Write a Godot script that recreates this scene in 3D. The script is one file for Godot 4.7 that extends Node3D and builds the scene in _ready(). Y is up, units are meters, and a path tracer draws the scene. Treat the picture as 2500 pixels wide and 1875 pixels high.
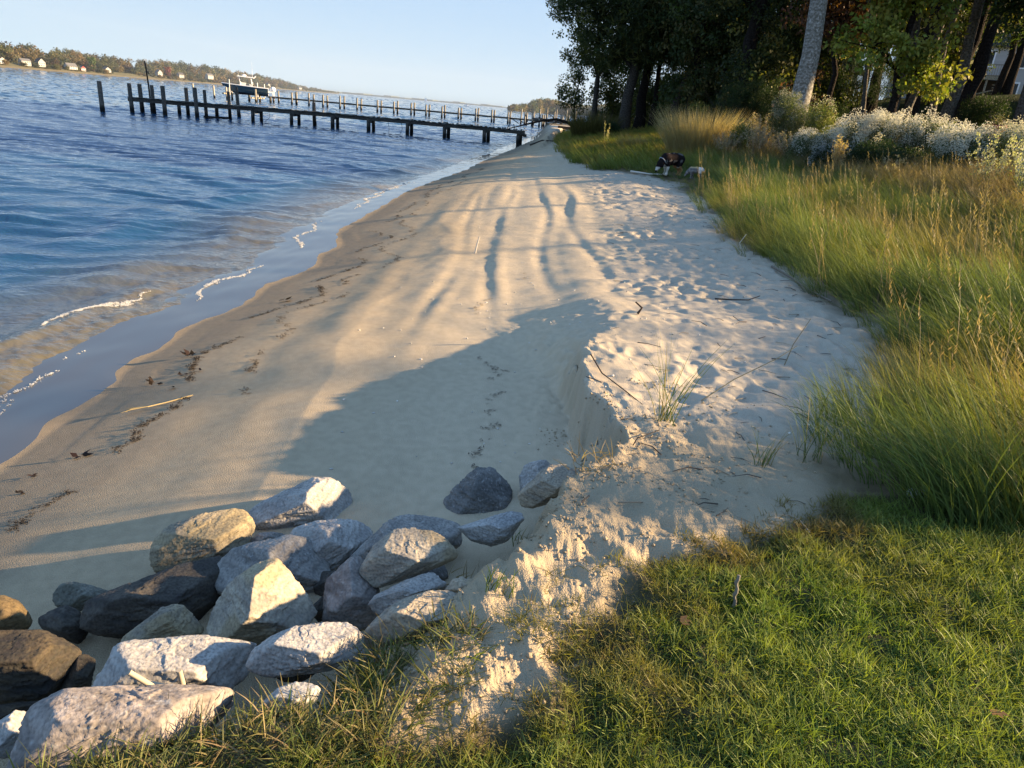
extends Node3D
# A beach on a tidal river: sand, boulders, marsh grass, piers and woods, built as geometry.

const SUN_AZ := 5.0      # degrees that the sun stands ahead of due right
const SUN_EL := 16.5
const SEA := -1.0

var shore_t := PackedFloat32Array()
var bank_t := PackedFloat32Array()
var grass_t := PackedFloat32Array()
var lawn_t := PackedFloat32Array()
var rise_t := PackedFloat32Array()
var n_soft := FastNoiseLite.new()
var n_fine := FastNoiseLite.new()
var n_foot := FastNoiseLite.new()
var n_ridge := FastNoiseLite.new()
var n_chip := FastNoiseLite.new()
var rng := RandomNumberGenerator.new()
var used := {}
var M := {}
var T := {}
var sphere_cache := {}


func _ready() -> void:
	# ---- camera
	var cam := Camera3D.new()
	cam.name = "camera"
	cam.keep_aspect = Camera3D.KEEP_HEIGHT
	cam.fov = 56.83
	cam.near = 0.05
	cam.far = 14000.0
	cam.position = Vector3(0, 1.55, 0)
	cam.basis = Basis(Vector3.RIGHT, deg_to_rad(-21.166)) * Basis(Vector3.BACK, deg_to_rad(5.05))
	add_child(cam)
	cam.current = true
	# ---- sky, exposure
	var we := WorldEnvironment.new()
	we.name = "world_environment"
	var env := Environment.new()
	env.background_mode = Environment.BG_SKY
	var sm := ProceduralSkyMaterial.new()
	sm.sky_top_color = Color(0.555, 0.725, 0.945)
	sm.sky_horizon_color = Color(0.80, 0.895, 0.95)
	sm.sky_curve = 0.16
	sm.sky_energy_multiplier = 1.0
	sm.ground_horizon_color = Color(0.60, 0.68, 0.74)
	sm.ground_bottom_color = Color(0.25, 0.30, 0.36)
	sm.sun_angle_max = 1.0
	sm.sun_curve = 0.02
	var sky := Sky.new()
	sky.sky_material = sm
	env.sky = sky
	env.background_energy_multiplier = 0.295
	env.tonemap_mode = Environment.TONE_MAPPER_LINEAR
	env.tonemap_exposure = 3.7
	env.volumetric_fog_enabled = true
	env.volumetric_fog_density = 0.0
	env.sdfgi_enabled = true
	env.ssao_enabled = true
	env.ssil_enabled = true
	we.environment = env
	add_child(we)
	# ---- sun
	var sun := DirectionalLight3D.new()
	sun.name = "sun"
	sun.light_color = Color(1.0, 0.865, 0.675)
	sun.light_energy = 1.6
	sun.light_angular_distance = 0.8
	sun.shadow_enabled = true
	sun.basis = Basis.looking_at(-sun_dir(), Vector3.UP)
	add_child(sun)
	# ---- the rest
	rng.seed = 7
	make_tables()
	make_materials()
	make_ground()
	make_water()
	make_far_shore()
	make_rocks()
	make_docks()
	make_boat()
	make_houses()
	make_trees()
	make_shrubs()
	make_grass()
	make_dogs()
	make_debris()


func sun_dir() -> Vector3:
	var e := deg_to_rad(SUN_EL)
	var a := deg_to_rad(SUN_AZ)
	return Vector3(cos(e) * cos(a), sin(e), -cos(e) * sin(a))


# ------------------------------------------------------------------ naming and tagging
func numbered(called: String) -> String:
	var n: int = used.get(called, 0)
	used[called] = n + 1
	return called if n == 0 else "%s_%03d" % [called, n]


func tag(o: Node, label := "", category := "", group := "", kind := "") -> Node:
	if label: o.set_meta("label", label)
	if category: o.set_meta("category", category)
	if group: o.set_meta("group", group)
	if kind: o.set_meta("kind", kind)
	return o


func thing(called: String, at: Vector3, label: String, category: String, group := "") -> Node3D:
	var o := Node3D.new()
	o.name = numbered(called)
	o.position = at
	add_child(o)
	tag(o, label, category, group)
	return o


func put(called: String, mesh: Mesh, mat: Material, parent: Node = null) -> MeshInstance3D:
	var o := MeshInstance3D.new()
	o.mesh = mesh
	o.material_override = mat
	if parent:
		o.name = called
		parent.add_child(o, true)
		if o.name != called:  # repeats among the parts of a thing take a three digit number
			var n := 1
			while parent.has_node("%s_%03d" % [called, n]): n += 1
			o.name = "%s_%03d" % [called, n]
	else:
		o.name = numbered(called)
		add_child(o)
	return o


func scatter(called: String, mesh: Mesh, mat: Material, where: Array, tints: Array, parent: Node = null) -> MultiMeshInstance3D:
	var mm := MultiMesh.new()
	mm.transform_format = MultiMesh.TRANSFORM_3D
	mm.use_colors = true
	mm.mesh = mesh
	mm.instance_count = where.size()
	for i in where.size():
		mm.set_instance_transform(i, where[i])
		mm.set_instance_color(i, tints[i])
	var o := MultiMeshInstance3D.new()
	o.multimesh = mm
	o.material_override = mat
	if parent:
		o.name = called
		o.set_meta("kind", "stuff")
		parent.add_child(o, true)
	else:
		o.name = numbered(called)
		add_child(o)
	return o


# ------------------------------------------------------------------ geometry helper
class Geo:
	var v := PackedVector3Array()
	var n := PackedVector3Array()
	var c := PackedColorArray()
	var i := PackedInt32Array()
	var tint := Color.WHITE

	func vert(p: Vector3, nn: Vector3, col: Color) -> int:
		v.append(p)
		n.append(nn)
		c.append(col)
		return v.size() - 1

	func tri(a: Vector3, b: Vector3, d: Vector3) -> void:
		var nn := (d - a).cross(b - a).normalized()
		var k := v.size()
		v.append(a); v.append(b); v.append(d)
		for q in 3:
			n.append(nn)
			c.append(tint)
			i.append(k + q)

	func quad(a: Vector3, b: Vector3, d: Vector3, e: Vector3) -> void:  # clockwise seen from the front
		var nn := (d - a).cross(b - a).normalized()
		var k := v.size()
		v.append(a); v.append(b); v.append(d); v.append(e)
		for q in 4:
			n.append(nn)
			c.append(tint)
		i.append_array(PackedInt32Array([k, k + 1, k + 2, k, k + 2, k + 3]))

	func box(size: Vector3, at := Transform3D()) -> void:
		var h := size / 2
		var p := []
		for q in 8:
			p.append(at * Vector3(h.x * (1 if q & 1 else -1), h.y * (1 if q & 2 else -1), h.z * (1 if q & 4 else -1)))
		quad(p[4], p[6], p[7], p[5])
		quad(p[1], p[3], p[2], p[0])
		quad(p[5], p[7], p[3], p[1])
		quad(p[0], p[2], p[6], p[4])
		quad(p[6], p[2], p[3], p[7])
		quad(p[0], p[4], p[5], p[1])

	func bar(a: Vector3, b: Vector3, w: float, h: float) -> void:  # a box along a line
		var z := (b - a).normalized()
		var up := Vector3.UP if absf(z.y) < 0.95 else Vector3.RIGHT
		var x := up.cross(z).normalized()
		box(Vector3(w, h, a.distance_to(b)), Transform3D(Basis(x, z.cross(x), z), (a + b) / 2))

	func tube(path: Array, radii: Array, sides := 8, caps := true, rough := 0.0, sd := 0) -> void:
		var first := v.size()
		var x := Vector3.ZERO
		var m := path.size()
		for k in m:
			var d: Vector3 = (path[mini(k + 1, m - 1)] - path[maxi(k - 1, 0)]).normalized()
			if x == Vector3.ZERO:
				x = d.cross(Vector3.FORWARD if absf(d.z) < 0.9 else Vector3.RIGHT).normalized()
			x = (x - d * x.dot(d)).normalized()
			var y := d.cross(x)
			for s in sides:
				var a := TAU * s / sides
				var o := x * cos(a) + y * sin(a)
				var r: float = radii[k]
				if rough > 0.0:
					r *= 1.0 + rough * sin(float(sd) + s * 2.4 + k * 1.7) * cos(s * 4.1 - k * 0.9)
				v.append(path[k] + o * r)
				n.append(o)
				c.append(tint)
		for k in m - 1:
			for s in sides:
				var a := first + k * sides + s
				var b := first + k * sides + (s + 1) % sides
				i.append_array(PackedInt32Array([a, a + sides, b, b, a + sides, b + sides]))
		if caps:
			for e in [0, m - 1]:
				var nn: Vector3 = (path[e] - path[1 if e == 0 else m - 2]).normalized()
				var k0 := v.size()
				v.append(path[e]); n.append(nn); c.append(tint)
				for s in sides:
					v.append(v[first + e * sides + s]); n.append(nn); c.append(tint)
				for s in sides:
					if e == 0:
						i.append_array(PackedInt32Array([k0, k0 + 1 + s, k0 + 1 + (s + 1) % sides]))
					else:
						i.append_array(PackedInt32Array([k0, k0 + 1 + (s + 1) % sides, k0 + 1 + s]))

	func blade(p: Vector3, dir: Vector3, side: Vector3, length: float, width: float, droop: float, segs: int, c0: Color, c1: Color) -> void:
		# a grass blade: starts along dir, bends over towards dir's horizontal part
		var first := v.size()
		var flat := Vector3(dir.x, 0, dir.z)
		flat = flat.normalized() if flat.length() > 0.001 else Vector3.RIGHT
		var q := p
		var d := dir.normalized()
		for k in segs + 1:
			var t := float(k) / segs
			var w := width * (1.0 - t * t) * 0.5 + 0.0003
			var nn := side.cross(d).normalized()
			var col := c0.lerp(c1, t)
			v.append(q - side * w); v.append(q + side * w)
			n.append(nn); n.append(nn)
			c.append(col); c.append(col)
			q += d * (length / segs)
			d = (d + (flat * 0.8 - Vector3.UP * 0.45) * (droop / segs)).normalized()
		for k in segs:
			var a := first + k * 2
			i.append_array(PackedInt32Array([a, a + 2, a + 1, a + 1, a + 2, a + 3]))

	func leaf(p: Vector3, d: Vector3, nn: Vector3, length: float, width: float, col: Color) -> void:
		nn = (nn - d * nn.dot(d)).normalized()
		var s := nn.cross(d) * width * 0.5
		var k := v.size()
		v.append(p); v.append(p + d * length * 0.45 + s); v.append(p + d * length); v.append(p + d * length * 0.45 - s)
		for q in 4:
			n.append(nn)
			c.append(col)
		i.append_array(PackedInt32Array([k, k + 1, k + 2, k, k + 2, k + 3]))

	func lump(p: Vector3, r: Vector3, sides: int, rings: int, wob: float, sd: float) -> void:
		var first := v.size()
		for a in rings + 1:
			var th := PI * a / rings
			for b in sides:
				var ph := TAU * b / sides
				var d := Vector3(sin(th) * cos(ph), cos(th), sin(th) * sin(ph))
				var k := 1.0 + wob * sin(d.x * 5.1 + sd) * cos(d.y * 4.3 + sd * 1.7) + wob * 0.6 * sin(d.z * 7.7 - sd)
				v.append(p + d * r * k)
				n.append((d / r).normalized())
				c.append(tint)
		for a in rings:
			for b in sides:
				var q := first + a * sides + b
				var w := first + a * sides + (b + 1) % sides
				i.append_array(PackedInt32Array([q, q + sides, w, w, q + sides, w + sides]))

	func grid_normals() -> void:  # smooth normals from the faces, shared corners only
		n.fill(Vector3.ZERO)
		for k in range(0, i.size(), 3):
			var a := v[i[k]]
			var f := (v[i[k + 2]] - a).cross(v[i[k + 1]] - a)
			n[i[k]] += f
			n[i[k + 1]] += f
			n[i[k + 2]] += f
		for k in n.size():
			n[k] = n[k].normalized()

	func mesh() -> ArrayMesh:
		var arr := []
		arr.resize(Mesh.ARRAY_MAX)
		arr[Mesh.ARRAY_VERTEX] = v
		arr[Mesh.ARRAY_NORMAL] = n
		arr[Mesh.ARRAY_COLOR] = c
		arr[Mesh.ARRAY_INDEX] = i
		var m := ArrayMesh.new()
		m.add_surface_from_arrays(Mesh.PRIMITIVE_TRIANGLES, arr)
		return m


func rnd(a: float, b: float) -> float:
	return rng.randf_range(a, b)


func rdir() -> Vector3:
	var y := rnd(-1, 1)
	var a := rnd(0, TAU)
	var s := sqrt(1.0 - y * y)
	return Vector3(cos(a) * s, y, sin(a) * s)


func turned(yaw: float, s: float, at: Vector3, tilt := 0.0, about := 0.0) -> Transform3D:
	var b := Basis(Vector3.UP, yaw)
	if tilt != 0.0:
		b = Basis(Vector3(cos(about), 0, sin(about)), tilt) * b
	return Transform3D(b.scaled(Vector3(s, s, s)), at)


# ------------------------------------------------------------------ the lie of the land
func table(pairs: Array, from: float, to: float, step: float, blur := 1) -> PackedFloat32Array:
	var out := PackedFloat32Array()
	var count := int((to - from) / step) + 1
	out.resize(count)
	var k := 0
	for j in count:
		var z := from + j * step
		while k < pairs.size() - 2 and pairs[k + 1][0] < z: k += 1
		var a: Array = pairs[k]
		var b: Array = pairs[k + 1]
		out[j] = lerpf(a[1], b[1], clampf((z - a[0]) / (b[0] - a[0]), 0, 1))
	var smooth := out.duplicate()
	for j in count:
		var s := 0.0
		for d in range(-blur, blur + 1):
			s += out[clampi(j + d, 0, count - 1)]
		smooth[j] = s / (2 * blur + 1)
	return smooth


func look(t: PackedFloat32Array, z: float) -> float:  # tables over z in steps of 5 cm from -140
	var f := clampf((z + 140.0) * 20.0, 0.0, t.size() - 1.001)
	var k := int(f)
	return lerpf(t[k], t[k + 1], f - k)


func make_tables() -> void:
	shore_t = table([[-140, 90], [-130, 60], [-115, 25], [-100, 6.5], [-90.7, 2.7], [-76.4, 0.82], [-61, -0.4], [-50.5, -1.1], [-43.4, -1.63], [-36.4, -2.27], [-30, -2.57], [-24.3, -3.2], [-20.6, -3.49], [-16.6, -3.5], [-15.5, -3.51], [-13.6, -3.57], [-12.5, -3.17], [-11.5, -3.3], [-10.75, -3.11], [-10.07, -3.22], [-9.27, -3.38], [-8.6, -3.3], [-8, -3.36], [-7.45, -3.53], [-6.5, -3.45], [-6.07, -3.54], [-5.43, -3.35], [-4.7, -3.36], [-4.16, -3.3], [0, -3.1], [14, -3.0]], -140, 14, 0.05, 5)
	bank_t = table([[-140, 1.2], [-40, 1.2], [-20, 1.4], [-12, 1.2], [-8, 0.9], [-6, 0.6], [-5.2, 0.47], [-4.6, 0.43], [-4.16, 0.42], [-3.81, 0.51], [-3.42, 0.6], [-3.15, 0.49], [-2.95, 0.34], [-2.45, 0.05], [-2.1, -0.16], [-1.8, -0.32], [-1.55, -0.4], [-1.42, -0.62], [-1.28, -1.0], [-1.1, -1.3], [0, -2.2], [14, -2.4]], -140, 14, 0.05, 1)
	grass_t = table([[-140, 40], [-120, 20], [-100, 9], [-90, 5], [-70, 2.4], [-54, 1.72], [-40, 1.55], [-31.6, 1.64], [-26, 2.0], [-23.8, 2.35], [-22.2, 3.2], [-20.6, 3.9], [-17, 3.8], [-14.4, 3.56], [-12.15, 3.32], [-10.6, 2.94], [-9.4, 3.03], [-8.3, 3.13], [-7.4, 3.15], [-6.6, 3.23], [-6, 3.28], [-5.5, 2.93], [-4.36, 2.31], [-3.97, 2.05], [-3.58, 1.86], [-3.19, 1.67], [-2.93, 1.54], [0, 1.5], [14, 1.5]], -140, 14, 0.05, 3)
	lawn_t = table([[-140, 60], [-3.2, 3.2], [-3.0, 2.0], [-2.93, 1.54], [-2.69, 1.35], [-2.48, 0.95], [-2.31, 0.76], [-2.21, 0.52], [-1.96, 0.36], [-1.77, 0.2], [-1.6, 0.14], [-1.45, 0.02], [-1.3, -0.3], [-1.2, -0.8], [-1.0, -1.2], [0, -2.0], [14, -2.2]], -140, 14, 0.05, 1)
	rise_t = table([[0, 0], [2, 0.18], [4, 0.45], [7, 0.95], [10, 1.4], [14, 1.85], [18, 2.6], [22, 4.0], [26, 4.7], [42, 6.3], [100, 8], [400, 10]], 0, 400, 0.25, 3)
	n_soft.noise_type = FastNoiseLite.TYPE_SIMPLEX_SMOOTH
	n_soft.seed = 3
	n_soft.frequency = 1.0
	n_soft.fractal_type = FastNoiseLite.FRACTAL_NONE
	n_fine.noise_type = FastNoiseLite.TYPE_SIMPLEX
	n_fine.seed = 11
	n_fine.frequency = 1.0
	n_fine.fractal_type = FastNoiseLite.FRACTAL_FBM
	n_fine.fractal_octaves = 3
	n_foot.noise_type = FastNoiseLite.TYPE_CELLULAR
	n_foot.seed = 5
	n_foot.frequency = 1.0
	n_foot.fractal_type = FastNoiseLite.FRACTAL_NONE
	n_foot.cellular_return_type = FastNoiseLite.RETURN_DISTANCE
	n_foot.cellular_jitter = 1.0
	n_chip.noise_type = FastNoiseLite.TYPE_CELLULAR
	n_chip.seed = 13
	n_chip.frequency = 1.0
	n_chip.fractal_type = FastNoiseLite.FRACTAL_NONE
	n_chip.cellular_return_type = FastNoiseLite.RETURN_CELL_VALUE
	n_ridge.noise_type = FastNoiseLite.TYPE_SIMPLEX_SMOOTH
	n_ridge.seed = 21
	n_ridge.frequency = 1.0
	n_ridge.fractal_type = FastNoiseLite.FRACTAL_NONE


func inland(x: float, z: float) -> float:
	return x - look(grass_t, z)


func ground(x: float, z: float, fine := true) -> float:
	var s := x - look(shore_t, z)
	var f := 0.0
	if s < 0.0: f = -0.95 + 0.05 * s if s > -1.0 else maxf(-1.0 + 0.14 * (s + 1.0), -3.4)
	elif s < 1.9: f = -0.95 + 0.21 * s
	else: f = minf(-0.55 + 0.09 * (s - 1.9), -0.15)
	if z > -2.7 and x < 0.0: f = minf(f, lerpf(-0.42, -0.66, smoothstep(-2.75, -2.2, z) * smoothstep(-0.3, -0.6, x) * smoothstep(-2.2, -1.8, x)))
	var sd := x - look(bank_t, z)
	var wob := 0.0
	if fine and z > -7.0 and absf(sd) < 1.2:
		wob = 0.05 * n_fine.get_noise_2d(x * 2.2, z * 2.2) + 0.03 * n_fine.get_noise_2d(x * 7.0, z * 7.0)
	var w := 0.05 + 0.33 * smoothstep(-2.9, -2.3, z) + 1.1 * smoothstep(-4.6, -6.8, z)
	var m := smoothstep(-w, w * 0.6, sd + wob)
	var h := f * (1.0 - m)
	var open_ := smoothstep(-5.0, -8.5, z)
	if open_ > 0.0 and s > 1.9:  # beyond the scarp the beach is one even slope
		h = lerpf(h, minf(-0.55 + 0.13 * (s - 1.9), 0.0), open_)
	var a := inland(x, z)
	if a > 0.0:
		var k := smoothstep(-2.0, -5.0, z)
		var q := minf(a * 4.0, rise_t.size() - 2.0)
		var qi := int(q)
		h += lerpf(rise_t[qi], rise_t[qi + 1], q - qi) * k
	if not fine:
		return h
	# small relief
	if s > 0.3 and a < 1.5 and z > -75.0:
		var dry := smoothstep(-0.3, 0.9, sd) * (1.0 - smoothstep(0.2, 1.4, a))
		var shore_damp := smoothstep(0.3, 2.4, s)
		# long ridges and runnels along the shore, on the berm
		var rz := smoothstep(-5.0, -7.5, z)
		h += shore_damp * (0.008 + 0.010 * rz) * (1.0 - 0.5 * dry) * n_ridge.get_noise_2d(x * 1.7, z * 0.14)
		# old wheel ruts and runnels up the middle of the beach
		if z < -5.6 and z > -34.0 and s > 1.6 and s < 5.2:
			var fade := smoothstep(-5.6, -8.0, z) * smoothstep(-34.0, -24.0, z)
			for q in 4:
				var xr := -0.95 + 0.62 * q + 0.25 * n_ridge.get_noise_2d(z * 0.10, q * 5.0) + 0.012 * (z + 8.0)
				var dx := (x - xr) / 0.085
				if absf(dx) < 3.0:
					var deep := 0.40 + 0.50 * n_ridge.get_noise_2d(z * 0.22, q * 9.0 + 3.0)
					h += fade * deep * (-0.024 * exp(-dx * dx) + 0.013 * exp(-pow(dx - 1.7, 2.0)))
		# humps along the lip of the berm
		if z < -4.8 and z > -9.5 and absf(sd) < 1.4:
			h += 0.05 * exp(-pow((sd - 0.05) / 0.30, 2.0)) * maxf(0.0, n_ridge.get_noise_2d(z * 0.95, 31.0)) * smoothstep(-4.8, -5.6, z) * smoothstep(-9.5, -8.0, z)
		h += 0.006 * shore_damp * n_soft.get_noise_2d(x * 2.3, z * 2.3)
		if dry > 0.01:
			var dist := n_foot.get_noise_2d(x * 4.4, z * 3.8) + 1.0
			var print_ := 1.0 - smoothstep(0.12, 0.42, dist)
			var many := smoothstep(-0.35, 0.25, n_soft.get_noise_2d(x * 0.55 + 9.0, z * 0.45))
			many *= 0.55 + 0.6 * smoothstep(-4.5, -7.0, z)
			h += dry * many * (0.012 * smoothstep(0.42, 0.5, dist) * (1.0 - smoothstep(0.5, 0.7, dist)) - 0.048 * print_)
			h += dry * 0.020 * n_fine.get_noise_2d(x * 3.1, z * 4.2)
		# loose clods where the bank has been kicked up
		var clod := smoothstep(-0.35, 0.05, sd) * smoothstep(-4.6, -3.6, z) * (1.0 - smoothstep(0.55, 1.25, sd))
		if clod > 0.01:
			var lump := n_fine.get_noise_2d(x * 7.0, z * 7.0)
			h += clod * (0.011 * lump + 0.009 * absf(n_fine.get_noise_2d(x * 23.0, z * 23.0)))
			h += clod * 0.022 * n_soft.get_noise_2d(x * 3.0, z * 3.0)
		elif z > -5.5 and absf(sd) < 0.5:
			h += 0.012 * n_fine.get_noise_2d(x * 9.0, z * 9.0) * smoothstep(0.5, 0.1, absf(sd))
	elif s <= 0.3 and s > -2.0:
		h += 0.004 * n_soft.get_noise_2d(x * 1.1, z * 0.8)
	return h


func sand_color(x: float, z: float, h: float) -> Color:
	var s := x - look(shore_t, z)
	var a := inland(x, z)
	var t := 0.25 * n_soft.get_noise_2d(x * 0.8, z * 0.35) + 0.1 * n_fine.get_noise_2d(x * 3.0, z * 3.0)
	var wet := Color(0.31, 0.255, 0.18)
	var damp := Color(0.48, 0.385, 0.255)
	var dry := Color(0.61, 0.51, 0.36)
	var pale := Color(0.53, 0.47, 0.37)
	var c := wet.lerp(damp, smoothstep(0.3, 1.2, s + t))
	c = c.lerp(dry, smoothstep(1.2, 3.4, s + t))
	c = c.lerp(pale, smoothstep(-0.4, 0.8, x - look(bank_t, z) + t))
	c = c * (1.0 + 0.10 * n_fine.get_noise_2d(x * 9.0, z * 9.0))
	c = c.lerp(Color(0.42, 0.345, 0.23), 0.85 * smoothstep(-3.9, -3.2, z) * smoothstep(-0.5, 0.0, x - look(bank_t, z)))
	if s < 0.0:
		c = c.lerp(Color(0.10, 0.085, 0.05), smoothstep(0.0, -5.0, s))
	# earth under the marsh grass and the turf
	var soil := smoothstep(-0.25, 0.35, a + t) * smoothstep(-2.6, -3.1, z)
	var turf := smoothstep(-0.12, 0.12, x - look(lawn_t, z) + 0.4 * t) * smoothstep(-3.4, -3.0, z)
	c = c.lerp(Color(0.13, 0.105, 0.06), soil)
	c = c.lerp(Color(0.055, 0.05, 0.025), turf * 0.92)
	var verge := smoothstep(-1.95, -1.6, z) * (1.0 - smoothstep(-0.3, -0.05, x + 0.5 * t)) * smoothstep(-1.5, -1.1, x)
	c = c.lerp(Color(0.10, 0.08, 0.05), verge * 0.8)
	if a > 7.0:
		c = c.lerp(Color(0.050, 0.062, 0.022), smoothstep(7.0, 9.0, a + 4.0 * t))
	c.a = 1.0
	return c


# ------------------------------------------------------------------ materials
func noise_tex(kind: int, freq: float, octaves: int, ramp: Array, size := 512, sd := 1) -> NoiseTexture2D:
	var n := FastNoiseLite.new()
	n.noise_type = kind
	n.frequency = freq
	n.seed = sd
	n.fractal_type = FastNoiseLite.FRACTAL_FBM if octaves > 1 else FastNoiseLite.FRACTAL_NONE
	n.fractal_octaves = octaves
	var t := NoiseTexture2D.new()
	t.width = size
	t.height = size
	t.seamless = true
	t.noise = n
	if ramp.size():
		var g := Gradient.new()
		var off := PackedFloat32Array()
		var col := PackedColorArray()
		for r in ramp:
			off.append(r[0])
			col.append(r[1])
		g.offsets = off
		g.colors = col
		t.color_ramp = g
	return t


func mat(called: String, rough: float, tex: Texture2D = null, scale := 1.0, bump: Texture2D = null, bump_cm := 0.0, world := true) -> StandardMaterial3D:
	var m := StandardMaterial3D.new()
	m.resource_name = called
	m.vertex_color_use_as_albedo = true
	m.roughness = rough
	m.metallic_specular = 0.35 if rough < 0.9 else 0.15
	if tex or bump:
		m.uv1_triplanar = true
		m.uv1_world_triplanar = world
		m.uv1_scale = Vector3.ONE * scale
		m.albedo_texture = tex
		if bump:
			m.heightmap_enabled = true
			m.heightmap_texture = bump
			m.heightmap_scale = bump_cm
	M[called] = m
	return m


func make_materials() -> void:
	var S := FastNoiseLite.TYPE_SIMPLEX
	var grain := noise_tex(S, 0.11, 3, [[0.0, Color(0.74, 0.72, 0.70)], [0.45, Color(0.93, 0.92, 0.91)], [1.0, Color(1, 1, 1)]], 512, 2)
	var grain_h := noise_tex(S, 0.06, 4, [], 512, 4)
	mat("sand", 0.95, grain, 3.1, grain_h, 0.3)
	var speck := noise_tex(S, 0.035, 5, [[0.0, Color(0.62, 0.62, 0.63)], [0.38, Color(0.86, 0.86, 0.86)], [0.6, Color(0.95, 0.95, 0.95)], [1.0, Color(1, 1, 1)]], 512, 8)
	var rock_h := noise_tex(S, 0.022, 5, [], 512, 9)
	mat("rock", 0.86, speck, 3.2, rock_h, 0.22, true)
	mat("wood", 0.9, noise_tex(S, 0.03, 4, [[0.0, Color(0.5, 0.5, 0.5)], [0.5, Color(0.85, 0.85, 0.85)], [1, Color(1, 1, 1)]], 256, 14), 0.9, null, 0.0)
	var bark_h := noise_tex(FastNoiseLite.TYPE_CELLULAR, 0.05, 2, [], 256, 15)
	mat("bark", 0.95, noise_tex(S, 0.03, 4, [[0.0, Color(0.45, 0.44, 0.43)], [0.5, Color(0.8, 0.8, 0.8)], [1, Color(1, 1, 1)]], 256, 16), 1.1, bark_h, 4.0)
	mat("plane_bark", 0.85, noise_tex(FastNoiseLite.TYPE_SIMPLEX_SMOOTH, 0.02, 4, [[0.0, Color(0.50, 0.48, 0.43)], [0.36, Color(0.62, 0.60, 0.55)], [0.5, Color(0.76, 0.75, 0.71)], [0.66, Color(0.80, 0.79, 0.76)], [0.74, Color(1, 1, 0.97)], [1, Color(1, 1, 0.97)]], 512, 18), 0.9, null, 0.0)
	mat("plain", 0.7)
	mat("gloss", 0.22)
	mat("matte", 0.92)
	for k in [["leaf", Color(0.85, 0.9, 0.5)], ["grass", Color(0.9, 0.9, 0.6)]]:
		var m := mat(k[0], 0.55)
		m.backlight_enabled = true
		m.backlight = k[1]
		m.metallic_specular = 0.3
	mat("fluff", 0.9)
	M.fluff.backlight_enabled = true
	M.fluff.backlight = Color(0.95, 0.95, 0.9)
	var w := StandardMaterial3D.new()
	w.resource_name = "water"
	w.vertex_color_use_as_albedo = true
	w.transparency = BaseMaterial3D.TRANSPARENCY_ALPHA
	w.albedo_color = Color(1, 1, 1, 0.88)
	w.roughness = 0.06
	w.metallic_specular = 0.44
	w.uv1_triplanar = true
	w.uv1_world_triplanar = true
	w.uv1_scale = Vector3(0.55, 0.55, 0.9)
	w.heightmap_enabled = true
	w.heightmap_texture = noise_tex(FastNoiseLite.TYPE_SIMPLEX_SMOOTH, 0.018, 4, [], 512, 30)
	w.heightmap_scale = 1.2
	M.water = w
	var wa := mat("wash", 0.07)
	wa.metallic_specular = 1.0
	var gl := StandardMaterial3D.new()
	gl.resource_name = "window_glass"
	gl.albedo_color = Color(0.05, 0.06, 0.07)
	gl.roughness = 0.08
	M.glass = gl
# ------------------------------------------------------------------ ground, water, far shore
func angles(lo: float, hi: float, fine: float, coarse: float, a0: float, a1: float) -> PackedFloat32Array:
	var out := PackedFloat32Array()
	var a := lo
	while a < hi:
		out.append(a)
		a += fine if a >= a0 and a < a1 else coarse
	out.append(hi)
	return out


func radii(steps: Array) -> PackedFloat32Array:  # [[to, ratio], ...] from the first
	var out := PackedFloat32Array()
	var r: float = steps[0]
	for k in range(1, steps.size()):
		while r < steps[k][0]:
			out.append(r)
			r *= 1.0 + steps[k][1]
	out.append(r)
	return out


func make_ground() -> void:
	var an := angles(-PI, PI, 0.0034, 0.09, -0.80, 0.86)
	var ra := radii([0.22, [1.2, 0.02], [2.5, 0.011], [26.0, 0.0065], [90.0, 0.014], [420.0, 0.05]])
	var g := Geo.new()
	var cols := an.size()
	var keep := PackedByteArray()
	for r in ra:
		for a in an:
			var x := r * sin(a)
			var z := -r * cos(a)
			var s := x - look(shore_t, z)
			var fine := a > -0.9 and a < 0.95 and r < 90.0 and s < 12.0
			var h := ground(x, z, fine and s > -2.5)
			g.v.append(Vector3(x, h, z))
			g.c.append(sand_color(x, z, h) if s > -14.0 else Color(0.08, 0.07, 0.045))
			keep.append(1 if s > -14.0 else 0)
	g.n.resize(g.v.size())
	for k in ra.size() - 1:
		for j in cols - 1:
			var a := k * cols + j
			if keep[a] + keep[a + 1] + keep[a + cols] + keep[a + cols + 1] == 0:
				continue
			g.i.append_array(PackedInt32Array([a, a + cols, a + 1, a + 1, a + cols, a + cols + 1]))
	# the middle of the grid
	var c0 := g.v.size()
	g.v.append(Vector3(0, ground(0, 0), 0))
	g.c.append(sand_color(0, 0, 0))
	g.n.append(Vector3.UP)
	for j in cols - 1:
		g.i.append_array(PackedInt32Array([c0, j, j + 1]))
	g.grid_normals()
	tag(put("beach_ground", g.mesh(), M.sand), "pale sand beach rising from the water to a grassy lawn", "beach", "", "structure")
	# the bed of the river, deep and dark
	var b := Geo.new()
	b.tint = Color(0.07, 0.065, 0.045)
	b.quad(Vector3(-9500, -3.45, 9500), Vector3(-9500, -3.45, -9500), Vector3(9500, -3.45, -9500), Vector3(9500, -3.45, 9500))
	tag(put("river_bed", b.mesh(), M.matte), "dark muddy river bed below the water", "river bed", "", "structure")


var wave_k := PackedVector3Array()
var wave_p := PackedFloat32Array()


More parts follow.
